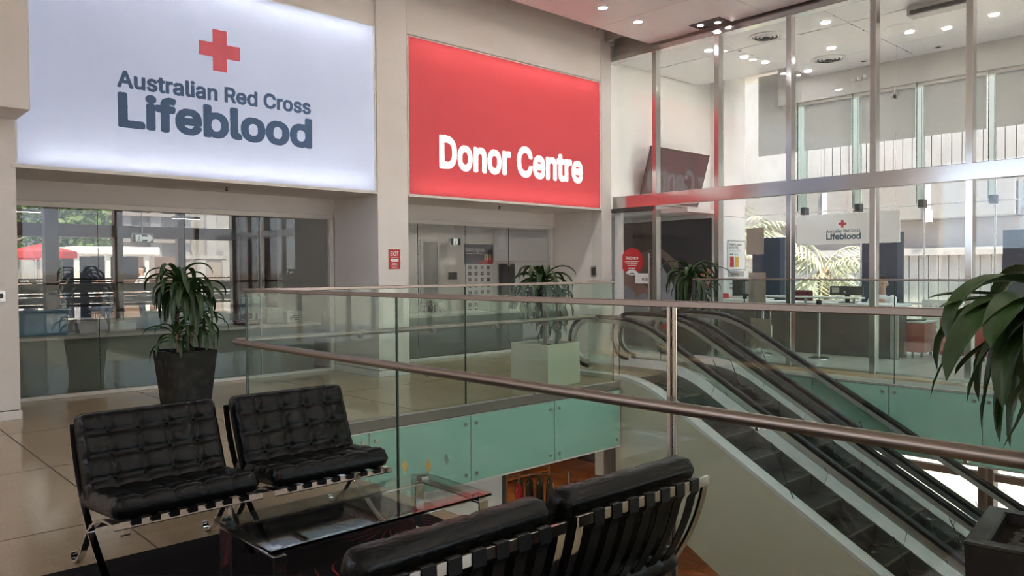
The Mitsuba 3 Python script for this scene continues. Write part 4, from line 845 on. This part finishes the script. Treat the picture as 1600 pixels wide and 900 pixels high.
we = thing('welcome_sticker', 'round red Welcome sticker on the glass entrance door', 'sticker')
disc = Point(0, 0).buffer(.262, 48)
add('disc', onW(ext(disc.difference(sbox(-.3, -.3, .3, -.185)), .0015), XG-.003, 9.27, 1.715), 'mat_red', we)
add('white_foot', onW(ext(disc.intersection(Point(0, -.36).buffer(.21)), .0015), XG-.0046, 9.27, 1.715), 'mat_paper', we)
add('lettering', onW(text('Welcome', .065, .30, True, .001), XG-.0048, 9.42, 1.755), 'mat_paper', we, label='white lettering Welcome')
add('small_print', onW(cat([box(-.17+.03*i, .17-.03*i, -.03-.035*i, -.018-.035*i, 0, .001) for i in range(3)] + [box(-.08, .08, -.165, -.14, 0, .001)]), XG-.0048, 9.27, 1.74), 'mat_paper', we, kind='stuff')
add('small_logo', onW(cat(box(-.05, .05, -.235, -.22, 0, .001), box(-.008, .008, -.215, -.19, 0, .001)), XG-.0065, 9.27, 1.715), 'mat_dark', we)
pu = thing('push_sticker', 'white PUSH sticker next to the pull handle of the glass entrance door', 'sticker')
add('plate', rbox(XG-.004, XG-.002, 8.86, 9.20, 1.30, 1.49, .0008), 'mat_paper', pu); add('lettering', onW(text('PUSH', .055, .16, True, .001), XG-.004, 9.03, 1.355), 'mat_dark', pu)
ps = thing('wall_poster', 'white poster with red and yellow blocks on the white pier beside the street windows', 'poster'); YQ = 9.55
add('frame', rbox(15.48, 16.22, YQ-.02, YQ-.001, 1.54, 2.215, .004), 'mat_grey', ps); add('sheet', box(15.50, 16.20, YQ-.023, YQ-.02, 1.56, 2.195), 'mat_paper', ps)
for x, m in ((15.56, 'mat_red'), (15.76, 'mat_gold')): add('colour_block', box(x, x+.16, YQ-.026, YQ-.023, 1.61, 1.85), m, ps)
add('print', onS(cat([text("WHAT'S YOUR", .043, .50, True, .001), text('BLOOD TYPE', .043, .35, True, .001).apply_translation((0, -.066, 0))] + [box(0, .46, -.125, -.118, 0, .001)] + [box(.01+.2*i+dx, .05+.2*i+dx, -.21-.057*j, -.19-.057*j, 0, .001) for i in range(2) for j in range(2) for dx in (0, .08)]), 15.55, YQ-.023, 2.10), 'mat_dark', ps)
n2 = thing('notice_board', 'small grey notice below the red and yellow poster', 'notice')
add('sheet', box(15.49, 16.18, YQ-.012, YQ-.001, 1.08, 1.512), 'mat_paper', n2); add('header', box(15.49, 16.18, YQ-.014, YQ-.012, 1.385, 1.512), 'mat_grey', n2); add('oval', onS(ext(Point(0, 0).buffer(.097).difference(Point(0, 0).buffer(.02)), .002), 15.97, YQ-.014, 1.28), 'mat_whiteframe', n2); add('red_label', box(15.88, 16.07, YQ-.016, YQ-.012, 1.10, 1.18), 'mat_red', n2)
add('lettering', onS(cat(text('Be kind', .048, .29, True, .001).apply_translation((.15, .08, 0)), text('Now', .038, None, True, .001).apply_translation((.05, -.125, 0)), text('Open', .038, None, True, .001).apply_translation((.05, -.23, 0))), 15.51, YQ-.014, 1.345), 'mat_dark', n2)
# sheets taped to the glazing
for (y0, y1, z0, z1), l in (((6.54, 6.86, 1.80, 2.24), 'upper'), ((6.51, 6.82, .96, 1.50), 'middle'), ((6.42, 6.78, .24, .74), 'lowest')):
    k = thing('taped_sheet', l+' of the three brown-backed sheets taped inside the glazing', 'paper sheet'); add('sheet', rbox(XG+.015, XG+.018, y0, y1, z0, z1, .001), 'mat_brownpaper', k)
# hanging sign
hs = thing('hanging_sign', 'white hanging sign with red cross and dark lettering in the white room', 'sign')
add('board', rbox(15.0, 15.03, 5.64, 7.65, 2.035, 2.635, .004), 'mat_paper', hs)
for y in (5.72, 6.62, 7.57): add('wire', cyl((15.015, y, 2.63), (15.015, y, 5.65), .002, 5), 'mat_steel', hs)
add('red_cross', onW(ext(trimesh_cross(.15), .001), 15.0, 6.71, 2.43), 'mat_red', hs)
add('lettering', onW(cat(text('Australian Red Cross', .062, .67, True, .001), text('Lifeblood', .105, .68, True, .001, fat=.004).apply_translation((0, -.128, 0))), 15.0, 7.03, 2.262), 'mat_slate', hs)
# reception counter
de = thing('reception_counter', 'long dark reception counter with pale top behind the glazing', 'counter')
add('front', rbox(13.74, 13.80, 5.30, 7.5, 0, .86, .006), 'mat_desk', de); add('end_panel', rbox(13.74, 14.36, 5.27, 5.30, 0, .86, .006), 'mat_desk', de); add('side_pillar', rbox(13.70, 13.76, 5.18, 5.30, 0, .90, .006), 'mat_grey', de)
add('worktop', rbox(13.66, 14.55, 5.25, 7.9, .88, .93, .008), 'mat_whiteframe', de); add('upper_ledge', rbox(13.62, 13.9, 5.8, 7.9, 1.02, 1.05, .006), 'mat_whiteframe', de); add('ledge_support', cat([box(13.7, 13.74, y, y+.04, .93, 1.02) for y in (5.9, 6.8, 7.7)]), 'mat_alu', de)
dl = thing('side_counter', 'lower dark counter with grey top at the left of the white room', 'counter')
add('front', rbox(13.9, 13.96, 7.95, 9.2, 0, .88, .006), 'mat_desk', dl); add('worktop', rbox(13.85, 14.6, 7.92, 9.25, .90, .96, .006), 'mat_whiteframe', dl); add('leg', cat(box(14.5, 14.55, 7.96, 8.01, 0, .9), box(14.5, 14.55, 9.14, 9.19, 0, .9)), 'mat_alu', dl)
def screen(x, y0, y1, z0, z1, label, stickerY):
    k = thing('computer_monitor', label, 'monitor'); add('housing', rbox(x, x+.045, y0, y1, z0, z1, .006), 'mat_dark', k); add('stand', cat(box(x+.045, x+.07, (y0+y1)/2-.04, (y0+y1)/2+.04, z0-.16, z1-.1), rbox(x-.05, x+.16, (y0+y1)/2-.13, (y0+y1)/2+.13, .962 if z0 > 1.12 and x < 14 else .932, .945 if False else (.972 if z0 > 1.12 and x < 14 else .942), .004)), 'mat_black', k)
    add('label_sticker', box(x-.002, x, stickerY, stickerY+.14, z0+.045, z1-.03), 'mat_grey', k)
screen(14.1, 5.93, 6.54, 1.07, 1.235, 'long dark monitor back with a grey sticker on the reception counter', 6.36)
add('emblem', onW(ext(trimesh_cross(.05), .001), 14.098, 6.26, 1.13), 'mat_grey', 'computer_monitor')
screen(14.0, 8.02, 8.52, 1.02, 1.34, 'dark monitor with a pale sticker on the side counter at the left', 8.12)
rc = thing('desk_chair', 'dark red chair back behind the reception counter', 'chair')
add('backrest', rbox(14.78, 14.86, 7.22, 7.66, .72, 1.13, .03), 'mat_maroon', rc); add('seat', rbox(14.80, 15.25, 7.2, 7.68, .44, .52, .03), 'mat_maroon', rc); add('base', cat(cyl((15.02, 7.44, .07), (15.02, 7.44, .45), .03, 10), *[sweep([(15.02, 7.44, .09), (15.02+.28*math.cos(a), 7.44+.28*math.sin(a), .03)], circ(.02, 6)) for a in np.arange(5)*1.2566], box(14.83, 14.86, 7.40, 7.48, .45, .8)), 'mat_black', rc)
person(14.95, 5.92, 0, 180, True, 'mat_shirt', 'mat_navy', 'mat_hair', 'person in a white shirt seated behind the reception counter, half hidden by a mullion', seat=.46)
oc = thing('office_chair', 'office chair under the person in a white shirt behind the reception counter', 'chair')
add('seat', rbox(14.74, 15.18, 5.70, 6.14, .31, .385, .02), 'mat_black', oc); add('backrest', rbox(15.24, 15.29, 5.72, 6.12, .60, 1.0, .02), 'mat_black', oc); add('base', cat(cyl((14.95, 5.92, .06), (14.95, 5.92, .33), .03, 10), box(15.2, 15.27, 5.9, 5.95, .29, .7), box(14.95, 15.26, 5.9, 5.95, .29, .32), *[sweep([(14.95, 5.92, .09), (14.95+.28*math.cos(a), 5.92+.28*math.sin(a), .03)], circ(.02, 6)) for a in np.arange(5)*1.2566]), 'mat_black', oc)
bx = thing('tissue_box', 'small red box on the side counter at the left', 'box'); add('box', rbox(14.05, 14.2, 8.72, 8.9, .962, 1.06, .004), 'mat_red', bx)
kb = thing('desk_tray', 'white tray on the side counter beside the dark monitor', 'tray'); add('tray', rbox(14.2, 14.45, 8.0, 8.9, .962, 1.02, .01), 'mat_whiteframe', kb)
def stanchion(x, y, label):
    k = thing('barrier_post', label, 'barrier post'); add('base', lathe([(0, 0), (.175, 0), (.175, .012), (.12, .03), (.03, .045), (0, .045)], 28, (x, y, 0)), 'mat_chrome', k, smooth=30)
    add('pole', lathe([(0, .04), (.028, .04), (.026, .93), (0, .93)], 14, (x, y, 0)), 'mat_steel', k, smooth=30); add('head', lathe([(0, .90), (.045, .90), (.045, 1.0), (.03, 1.02), (0, 1.02)], 16, (x, y, 0)), 'mat_black', k, smooth=30)
stanchion(13.0, 6.22, 'chrome barrier post in front of the reception counter'); stanchion(13.0, 7.28, 'chrome barrier post furthest left, below the taped sheets')
def cabinet(name, x0, x1, y0, y1, z0, z1, label):
    k = thing(name, label, 'cabinet'); add('body', rbox(x0, x1, y0, y1, z0, z1, .006), P_('mat_cabred', (.36, .055, .05), .35, .5) if 'mat_cabred' not in scene else 'mat_cabred', k)
    add('top', rbox(x0-.01, x1+.01, y0-.01, y1+.01, z1, z1+.03, .004), 'mat_whiteframe', k)
    for x in (x0+.07, x1-.07):
        for y in (y0+.07, y1-.07): add('castor', cat(cyl((x, y-.012, .035), (x, y+.012, .035), .034, 14), cyl((x, y, .05), (x, y, z0), .012, 8)), 'mat_black', k)
    return k
cabinet('rolling_cabinet', 14.42, 14.98, 5.0, 5.44, .075, .59, 'dark red rolling cabinet on castors right of the reception counter')
cabinet('rolling_cabinet', 14.36, 14.95, 4.02, 4.74, .075, .70, 'dark red cabinet partly hidden by the leaves at the right edge')
k = thing('paper_stack', 'dark folder lying on the rolling red cabinet', 'folder'); add('cover', rbox(14.5, 14.8, 5.1, 5.38, .622, .64, .004), 'mat_black', k)
pg = thing('pin_board', 'white panel with small plus marks standing at the street window', 'panel')
add('panel', rbox(16.06, 16.09, 5.0, 5.62, 0.0, .95, .004), 'mat_paper', pg); add('plus_mark', cat([onW(ext(trimesh_cross(.035, .3), .001), 16.06, 5.56-.1*i, .12+.1*j) for i in range(6) for j in range(8)]), 'mat_slate', pg, kind='stuff')
for (y0, y1, z0, z1), l in (((8.47, 9.27, .30, 2.26), 'navy display banner left of the hanging sign'), ((5.97, 6.79, .30, 2.275), 'navy display banner right below the hanging sign'), ((3.35, 4.26, .30, 2.235), 'navy display banner at the right picture edge')):
    k = thing('display_banner', l, 'banner'); add('panel', rbox(16.08, 16.11, y0, y1, z0, z1, .004), 'mat_navy', k); add('side_profile', rbox(16.075, 16.115, y0, y0+.12, z0, z1, .004), 'mat_slate', k); add('foot', cat(box(15.95, 16.22, y0+.05, y0+.10, 0, .04), box(15.95, 16.22, y1-.1, y1-.05, 0, .04), box(16.085, 16.105, y0+.06, y0+.09, 0, z0+.05), box(16.085, 16.105, y1-.09, y1-.06, 0, z0+.05)), 'mat_alu', k)
lw = thing('window_ledge', 'low white ledge along the street window behind the reception counter', 'ledge'); add('shelf', rbox(16.15, 16.33, 2, 9.2, .84, .88, .004), 'mat_whiteframe', lw); add('support', cat([box(16.25, 16.3, y, y+.04, 0, .84) for y in np.arange(2.2, 9.2, 1.4)]), 'mat_alu', lw)

# ================================================================ left shop interior (behind window_1)
wi = struct('wall_shop')
add('partition', cat(box(1.25, 1.3, YG+.3, 19, 0, 3.1), box(8.1, 11.2, 18.95, 19.1, 0, 3.1), box(11.26, 11.33, 13.1, 19, 0, 3.1)), 'mat_wall', wi)
add('panel', box(1.2, 11.3, YG+.1, 19.2, 3.05, 3.12), 'mat_wall', ce)
add('panel', box(11.3, 14.6, 10.1, 13.1, 3.05, 3.12), 'mat_wall', ce)
w6 = struct('window_6')                      # far windows of the left shop, brown frames
for x in (5.29, 6.68, 8.0): add('mullion', rbox(x, x+.18, 18.9, 19.1, 0, 3.05, .01), 'mat_brownmetal', w6)
add('beam', rbox(1.3, 8.1, 18.85, 19.12, 2.36, 2.64, .01), 'mat_brownmetal', w6)
for z, h in ((1.42, .035), (1.36, .03), (1.06, .05), (.82, .06)): add('rail', box(1.3, 8.1, 19.14, 19.18, z, z+h), 'mat_dark', w6)
for z0, z1 in ((.9, 1.04), (1.14, 1.34)): add('frosted_band', box(1.3, 8.1, 19.05, 19.055, z0, z1), 'mat_whiteframe', w6)
add('sill_wall', box(1.3, 8.1, 18.9, 19.1, 0, .55), 'mat_wall', w6)
for a_, b_ in ((1.32, 5.29), (5.47, 6.68), (6.86, 8.0)):
    for z0_, z1_ in ((.55, 2.36), (2.64, 3.05)): add('pane', quad((a_, 19.0, z0_), (b_, 19.0, z0_), (b_, 19.0, z1_), (a_, 19.0, z1_)), 'mat_glasstint', w6)
co = struct('column_1'); add('shaft', rbox(3.42, 3.65, 16.5, 16.75, 0, 3.05, .01), 'mat_brownmetal', co)
ct = thing('window_counter', 'long grey-green counter just inside the left shop window', 'counter')
add('top', rbox(1.75, 6.1, 11.05, 11.75, .72, .76, .004), 'mat_whiteframe', ct); add('front', box(1.78, 6.05, 11.20, 11.23, .0, .72), P_('mat_sage', (.33, .36, .31), .5, .3), ct)
rb = random.Random(5); x = 2.05
BI = [(.55, .30, 'mat_blue', 'large pale blue box on the window counter next to the left pier'), (.20, .13, 'mat_paper', 'small white box beside the blue box on the window counter'), (.34, .12, 'mat_paper', 'flat white document tray on the window counter'), (.16, .24, 'mat_teal', 'first blue-grey file box from the left on the window counter'), (.16, .24, 'mat_grey', 'second file box on the window counter, grey'), (.16, .22, 'mat_teal', 'third file box on the window counter, blue-grey'), (.42, .20, 'mat_paper', 'wide white archive box on the window counter'), (.36, .05, 'mat_maroon', 'dark red folder lying on the window counter'), (.28, .22, 'mat_grey', 'grey carton on the window counter right of the potted plant'), (.26, .15, 'mat_paper', 'white carton with printed label right of the potted plant')]
for w, h, m, l in BI:
    k = thing('storage_box', l, 'box'); d = rb.uniform(.2, .3); y0 = 11.32+rb.uniform(0, .05); add('body', rbox(x, x+w, y0, y0+d, .762, .762+h, .006), m, k); add('lid', rbox(x-.006, x+w+.006, y0-.006, y0+d+.006, .762+h, .762+h+.02, .004), m, k)
    if 'label' in l: add('printed_label', cat([box(x+.04, x+.2, y0-.009, y0-.0001, .80+.03*i, .812+.03*i) for i in range(3)]), 'mat_dark', k)
    x += w + rb.uniform(.06, .16)
def exitsign(x, y, z, w, h, label, arrow):
    k = thing('exit_light', label, 'exit sign'); add('case', rbox(x-.02, x+w+.02, y, y+.05, z-.02, z+h+.02, .004), 'mat_whiteframe', k); add('panel', box(x, x+w, y-.003, y, z, z+h), P_('mat_exitgreen', (.03, .05, .05), .4, .4), k)
    cx = x+w*(.30 if arrow else .5); add('pictogram_field', box(cx-h*.42, cx+h*.42, y-.005, y-.003, z+.005, z+h-.005), 'mat_paper', k, emit=(.30, .32, .30))
    s = h; man = cat(box(-.04*s, .04*s, .30*s, .62*s, 0, .001), put(box(-.035*s, .035*s, -.3*s, 0, 0, .001), (.0, .33*s, 0), (.8, .6, 0), (-.6, .8, 0), (0, 0, 1)), put(box(-.035*s, .035*s, -.3*s, 0, 0, .001), (.0, .33*s, 0), (.8, -.6, 0), (.6, .8, 0), (0, 0, 1)), put(box(-.025*s, .025*s, -.24*s, 0, 0, .001), (0, .58*s, 0), (.6, .8, 0), (-.8, .6, 0), (0, 0, 1)), trimesh.creation.cylinder(.07*s, .002, sections=14).apply_translation((.04*s, .73*s, 0)))
    add('running_figure', onS(man, cx, y-.005, z), 'mat_black', k)
    if arrow: add('arrow', onS(ext(Polygon([(-.13, .035), (.02, .035), (-.01, .075), (.06, .075), (.13, 0), (.06, -.075), (-.01, -.075), (.02, -.035), (-.13, -.035)]), .001).apply_scale((h/.16, h/.16, 1)), x+w*.74, y-.004, z+h/2), 'mat_paper', k, emit=(.30, .32, .30))
    add('hanger', cyl((x+w/2, y+.025, z+h+.02), (x+w/2, y+.025, 3.05), .008, 6), 'mat_steel', k)
exitsign(3.905, 13.0, 2.055, .29, .115, 'lit exit sign with running figure and arrow inside the left shop', True)
PL = [(2.9, 15.4, 'nearest the left pier'), (3.0, 17.6, 'second from the left pier'), (3.5, 14.3, 'above the plaza kiosk'), (5.9, 15.6, 'right of the exit sign'), (6.2, 17.8, 'far in the middle of the left shop'), (7.4, 15.2, 'above the maroon panels'), (8.6, 17.0, 'far at the right end of the left shop')]
for x, y, l in PL:
    k = thing('linear_lamp', 'slim white lamp inside the left shop, '+l, 'lamp'); add('housing', rbox(x, x+.6, y, y+.12, 2.78, 2.83, .004), 'mat_whiteframe', k); add('diffuser', box(x+.02, x+.58, y+.01, y+.11, 2.772, 2.78), 'mat_white_led', k, emit=(9, 9, 8.6)); add('suspension', cat([cyl((x+q, y+.06, 2.83), (x+q, y+.06, 3.05), .004, 5) for q in (.06, .54)]), 'mat_steel', k)
for (x0, x1), l in (((6.27, 6.62), 'left maroon cupboard door panel deep in the left shop'), ((6.77, 7.10), 'right maroon cupboard door panel deep in the left shop')):
    k = thing('maroon_panel', l, 'panel'); add('panel', rbox(x0, x1, 14.5, 14.56, 0, 2.28, .006), 'mat_maroon', k); add('edge_strip', rbox(x1, x1+.05, 14.49, 14.57, 0, 2.28, .004), 'mat_grey', k)
k = thing('dark_cupboard', 'tall near-black cupboard at the right side of the left shop', 'cupboard'); add('body', rbox(7.25, 8.1, 14.5, 15.0, 0, 2.27, .008), 'mat_navy', k); add('door_gap', box(7.67, 7.68, 14.495, 14.5, .05, 2.2), 'mat_black', k); add('handle', box(7.64, 7.66, 14.47, 14.5, 1.0, 1.3), 'mat_steel', k)
k = thing('hanging_coat', 'dark garment with a white collar hanging on the near-black cupboard', 'garment'); add('cloth', lathe([(0, .95), (.16, .95), (.15, 1.3), (.11, 1.5), (.05, 1.58), (0, 1.6)], 16, (7.9, 14.30, 0)), 'mat_olive', k, smooth=40); add('collar', hull([(7.86, 14.12, 1.42), (7.93, 14.12, 1.33), (7.95, 14.14, 1.36), (7.88, 14.16, 1.46)]), 'mat_paper', k)
for i, (x, l) in enumerate(((4.4, 'left'), (5.35, 'right'))):
    k = thing('office_desk', l+' pale office desk behind the window counter of the left shop', 'desk'); add('top', rbox(x, x+.85, 12.4, 13.1, .70, .73, .004), 'mat_whiteframe', k); add('leg', cat([box(x+a, x+a+.04, y, y+.04, 0, .70) for a in (.02, .78) for y in (12.42, 13.04)]), 'mat_alu', k)
    k2 = thing('desk_monitor', 'monitor on the '+l+' office desk in the left shop', 'monitor'); add('screen', rbox(x+.2, x+.65, 12.78, 12.82, .86, 1.14, .006), 'mat_teal', k2); add('stand', cat(box(x+.4, x+.45, 12.80, 12.84, .731, .95), box(x+.3, x+.55, 12.72, 12.9, .731, .745)), 'mat_grey', k2)

# ================================================================ right shop interior (behind window_2)
w7 = struct('wall_shop_right')
add('back_wall', box(6.4, 14.6, 13.0, 13.1, 0, 3.05), 'mat_wall', w7); add('white_section', rbox(11.48, 14.6, 12.985, 13.0, 1.78, 2.46, .002), 'mat_white', w7); add('lower_section', rbox(12.1, 14.6, 12.985, 13.0, 0, 1.76, .002), 'mat_white', w7)
add('ceiling_bulkhead', box(8.6, 14.6, 12.6, 13.0, 2.50, 3.05), 'mat_wall', w7); add('side_wall', box(6.36, 6.42, YG+.3, 13.1, 0, 3.05), 'mat_wall', w7); add('lining', box(14.6, 14.7, 10.0, 13.1, 0, 3.1), 'mat_white', w7)
d1 = struct('door_1'); add('leaf', rbox(9.50, 9.87, 12.96, 12.998, 0, 2.16, .004), 'mat_grey', d1); add('frame', cat(box(9.44, 9.50, 12.95, 13.0, 0, 2.22), box(9.87, 9.93, 12.95, 13.0, 0, 2.22), box(9.44, 9.93, 12.95, 13.0, 2.16, 2.22)), 'mat_frame', d1)
d2 = struct('door_2'); add('leaf', rbox(11.62, 12.08, 12.96, 12.985, 0, 1.72, .004), 'mat_dark', d2); add('handle', box(11.84, 11.94, 12.95, 12.96, 1.68, 1.70), 'mat_steel', d2)
exitsign(10.02, 12.70, 2.105, .26, .14, 'small lit exit sign inside the right shop', False)
k = thing('wall_vent', 'grey louvred vent on the back wall of the right shop', 'air vent'); add('frame', rbox(10.17, 10.41, 12.98, 12.999, 1.38, 1.54, .003), 'mat_grey', k)
for i in range(5): add('louvre', box(10.185, 10.395, 12.972, 12.982, 1.395+i*.028, 1.412+i*.028), 'mat_dark', k)
bd = thing('legends_board', 'Donor Legends board with dark header and rows of small portraits in the right shop', 'notice board')
add('header', rbox(10.62, 11.44, 12.975, 12.998, 1.71, 2.145, .003), P_('mat_plum', (.065, .05, .075), .45, .3), bd); add('board', rbox(10.66, 11.42, 12.98, 12.998, .50, 1.71, .003), 'mat_paper', bd)
add('lettering', onS(text('Donor Legends', .085, .53, True, .001), 10.645, 12.975, 1.985), 'mat_paper', bd); add('underline', box(10.66, 11.15, 12.973, 12.975, 1.93, 1.938), 'mat_paper', bd)
add('red_figures', cat([box(10.98+.06*i, 11.06+.06*i, 12.972, 12.975, 1.712, 1.75+.02*i) for i in range(7)]), 'mat_red', bd, kind='stuff'); add('tan_figures', cat([box(11.18+.07*i, 11.22+.07*i, 12.97, 12.975, 1.80, 1.93) for i in range(3)]), 'mat_gold', bd, kind='stuff')
rp = random.Random(3); n = 0
for j in range(8):
    for i in range(4):
        x0, z0 = 10.72+.175*i, 1.60-.135*j; kk = add('portrait', box(x0, x0+.085, 12.977, 12.98, z0, z0+.075), rp.choice(['mat_dark', 'mat_brownmetal', 'mat_conc_dark', 'mat_navy']), bd); add('face', onS(ext(Point(.042, .042).buffer(.02), .001), x0, 12.977, z0), 'mat_skin', kk)
k = thing('red_poster', 'red poster with a white looped ornament at the right end of the right shop', 'poster'); add('sheet', rbox(12.80, 13.5, 12.955, 12.968, 1.0, 1.66, .002), 'mat_maroon', k); add('ornament', onS(cat(sweep([(.07*math.cos(a), .10*math.sin(a), 0) for a in np.linspace(0, 6.28, 24)], circ(.008, 5)), sweep([(-.09, -.02, 0), (-.04, .06, 0), (.0, .10, 0)], circ(.006, 5))), 13.03, 12.954, 1.28), 'mat_paper', k)
for x, y, l in ((8.0, 11.9, 'left'), (9.0, 12.0, 'right')):
    k = thing('shop_plant', l+' small drooping plant on the counter of the right shop', 'plant'); add('pot', lathe([(0, .77), (.07, .77), (.09, .9), (.08, .9), (0, .88)], 14, (x, y, 0)), 'mat_dark', k); heads(k, [((x, y, .90), 14, .34, .035, -.1, 1.1, 2.2)], rng)
ct2 = thing('shop_counter', 'pale counter along the inside of the right shop window', 'counter'); add('top', rbox(6.9, 10.9, 11.3, 12.15, .72, .765, .004), 'mat_whiteframe', ct2); add('front', box(6.95, 10.85, 11.4, 11.43, 0, .72), 'mat_sage', ct2)
bx2 = thing('white_carton', 'white carton under the portraits board in the right shop', 'box'); add('body', rbox(10.1, 10.6, 11.55, 11.9, .767, 1.06, .005), 'mat_paper', bx2)
for x, y in ((8.3, 12.0), (9.8, 11.8), (12.6, 11.9)):
    k = thing('linear_lamp', 'slim white ceiling lamp inside the right shop, '+('left' if x < 9 else 'middle' if x < 11 else 'hidden at the right'), 'lamp'); add('housing', rbox(x, x+.7, y, y+.12, 2.78, 2.83, .004), 'mat_whiteframe', k); add('diffuser', box(x+.02, x+.68, y+.01, y+.11, 2.772, 2.78), 'mat_white_led', k, emit=(20, 18, 15.5)); add('suspension', cat([cyl((x+q, y+.06, 2.83), (x+q, y+.06, 3.05), .004, 5) for q in (.06, .64)]), 'mat_steel', k)

# ================================================================ lower shop: clothes, warm lamps
rk = thing('clothes_rack', 'chrome clothes rack in the lower shop under the turquoise panels', 'clothes rack')
RX, RY, RZ = 8.72, 9.35, -1.92
add('rail', sweep([(RX-.1, RY+.35, ZL), (RX-.1, RY+.35, RZ), (RX+1.0, RY-.25, RZ), (RX+1.0, RY-.25, ZL)], circ(.016, 8)), 'mat_steel', rk); add('foot', cat(box(RX-.35, RX+.15, RY+.33, RY+.37, ZL, ZL+.03), box(RX+.75, RX+1.25, RY-.27, RY-.23, ZL, ZL+.03)), 'mat_steel', rk)
def garment(x, y, mat, label, tag=False, s=1.0):
    k = thing('hanging_garment', label, 'garment', None); a = math.atan2(-.6, 1.1)+math.pi/2-.45; ux, uy = math.cos(a), math.sin(a); R = []
    for z, w, t in ((-.05, .04, .02), (-.09, .09, .03), (-.17, .24, .042), (-.35, .25, .048), (-.7, .28, .052), (-1.0, .30, .055), (-1.02, .29, .045)):
        th = np.arange(20)*2*math.pi/20; rr = 1+.10*np.sin(th*5+z*3); px, py = w*np.cos(th)*rr, t*np.sin(th)*rr
        R.append(np.stack([x+px*ux-py*uy, y+px*uy+py*ux, th*0+RZ+z*s], 1))
    add('cloth', loft(R), mat, k, smooth=60); add('hanger', cat(sweep([(x-.18*ux, y-.18*uy, RZ-.14), (x, y, RZ-.06), (x+.18*ux, y+.18*uy, RZ-.14)], circ(.008, 5)), sweep([(x, y, RZ-.06), (x, y, RZ-.02), (x+.02, y, RZ+.018), (x-.01, y, RZ+.022)], circ(.004, 5))), 'mat_whiteframe', k)
    if tag: add('price_tag', put(box(-.05, .05, -.08, .08, 0, .004), (x+.2*ux-.1*uy, y+.2*uy-.1, RZ-.25), (ux, uy, 0), (0, .3, .95), (uy, -ux, .2)), 'mat_brownpaper', k)
garment(RX+.02, RY-.03, 'mat_garment', 'bright red garment at the left end of the clothes rack')
for i, l in enumerate(('first dark olive garment right of the red one', 'second dark olive garment from the red one', 'third dark olive garment from the red one', 'dark olive garment at the right end of the clothes rack')): garment(RX+.24+.16*i, RY+.19-.085*i, 'mat_olive', l, i == 3)
for i, (x, y) in enumerate(((10.2, 10.6), (12.9, 11.2), (14.6, 13.6), (11.5, 9.6))):
    k = thing('lower_downlight', ('warm ceiling spot of the lower shop above the clothes rack', 'warm ceiling spot of the lower shop above the plank floor', 'warm ceiling spot deep in the lower shop', 'warm ceiling spot of the lower shop near the pale pillar')[i], 'downlight'); add('trim_ring', lathe([(.07, -1.03), (.10, -1.03), (.10, -1.02), (.07, -1.02), (.07, -1.03)], 20, (x, y, 0)), 'mat_dark', k); add('lens', trimesh.creation.cylinder(.07, .006, sections=20).apply_translation((x, y, -1.024)), 'mat_white_led', k, emit=(560, 320, 165))
sh = thing('shop_shelving', 'red-brown shelving behind the clothes rack in the lower shop', 'shelf'); add('side', cat(box(12.9, 12.95, 14.2, 14.7, ZL, -1.1), box(14.4, 14.45, 14.2, 14.7, ZL, -1.1)), 'mat_wood', sh)
for i in range(5): add('shelf', box(12.95, 14.4, 14.2, 14.7, ZL+.1+.5*i, ZL+.14+.5*i), 'mat_wood', sh)
add('back_panel', box(12.9, 14.45, 14.7, 14.74, ZL, -1.1), 'mat_maroon', sh)
tp = struct('wall_timber')
for i in range(9): add('board', rbox(11.2+i*.36, 11.545+i*.36, 8.62, 8.66, ZL, -2.6, .004), 'mat_wood', tp)
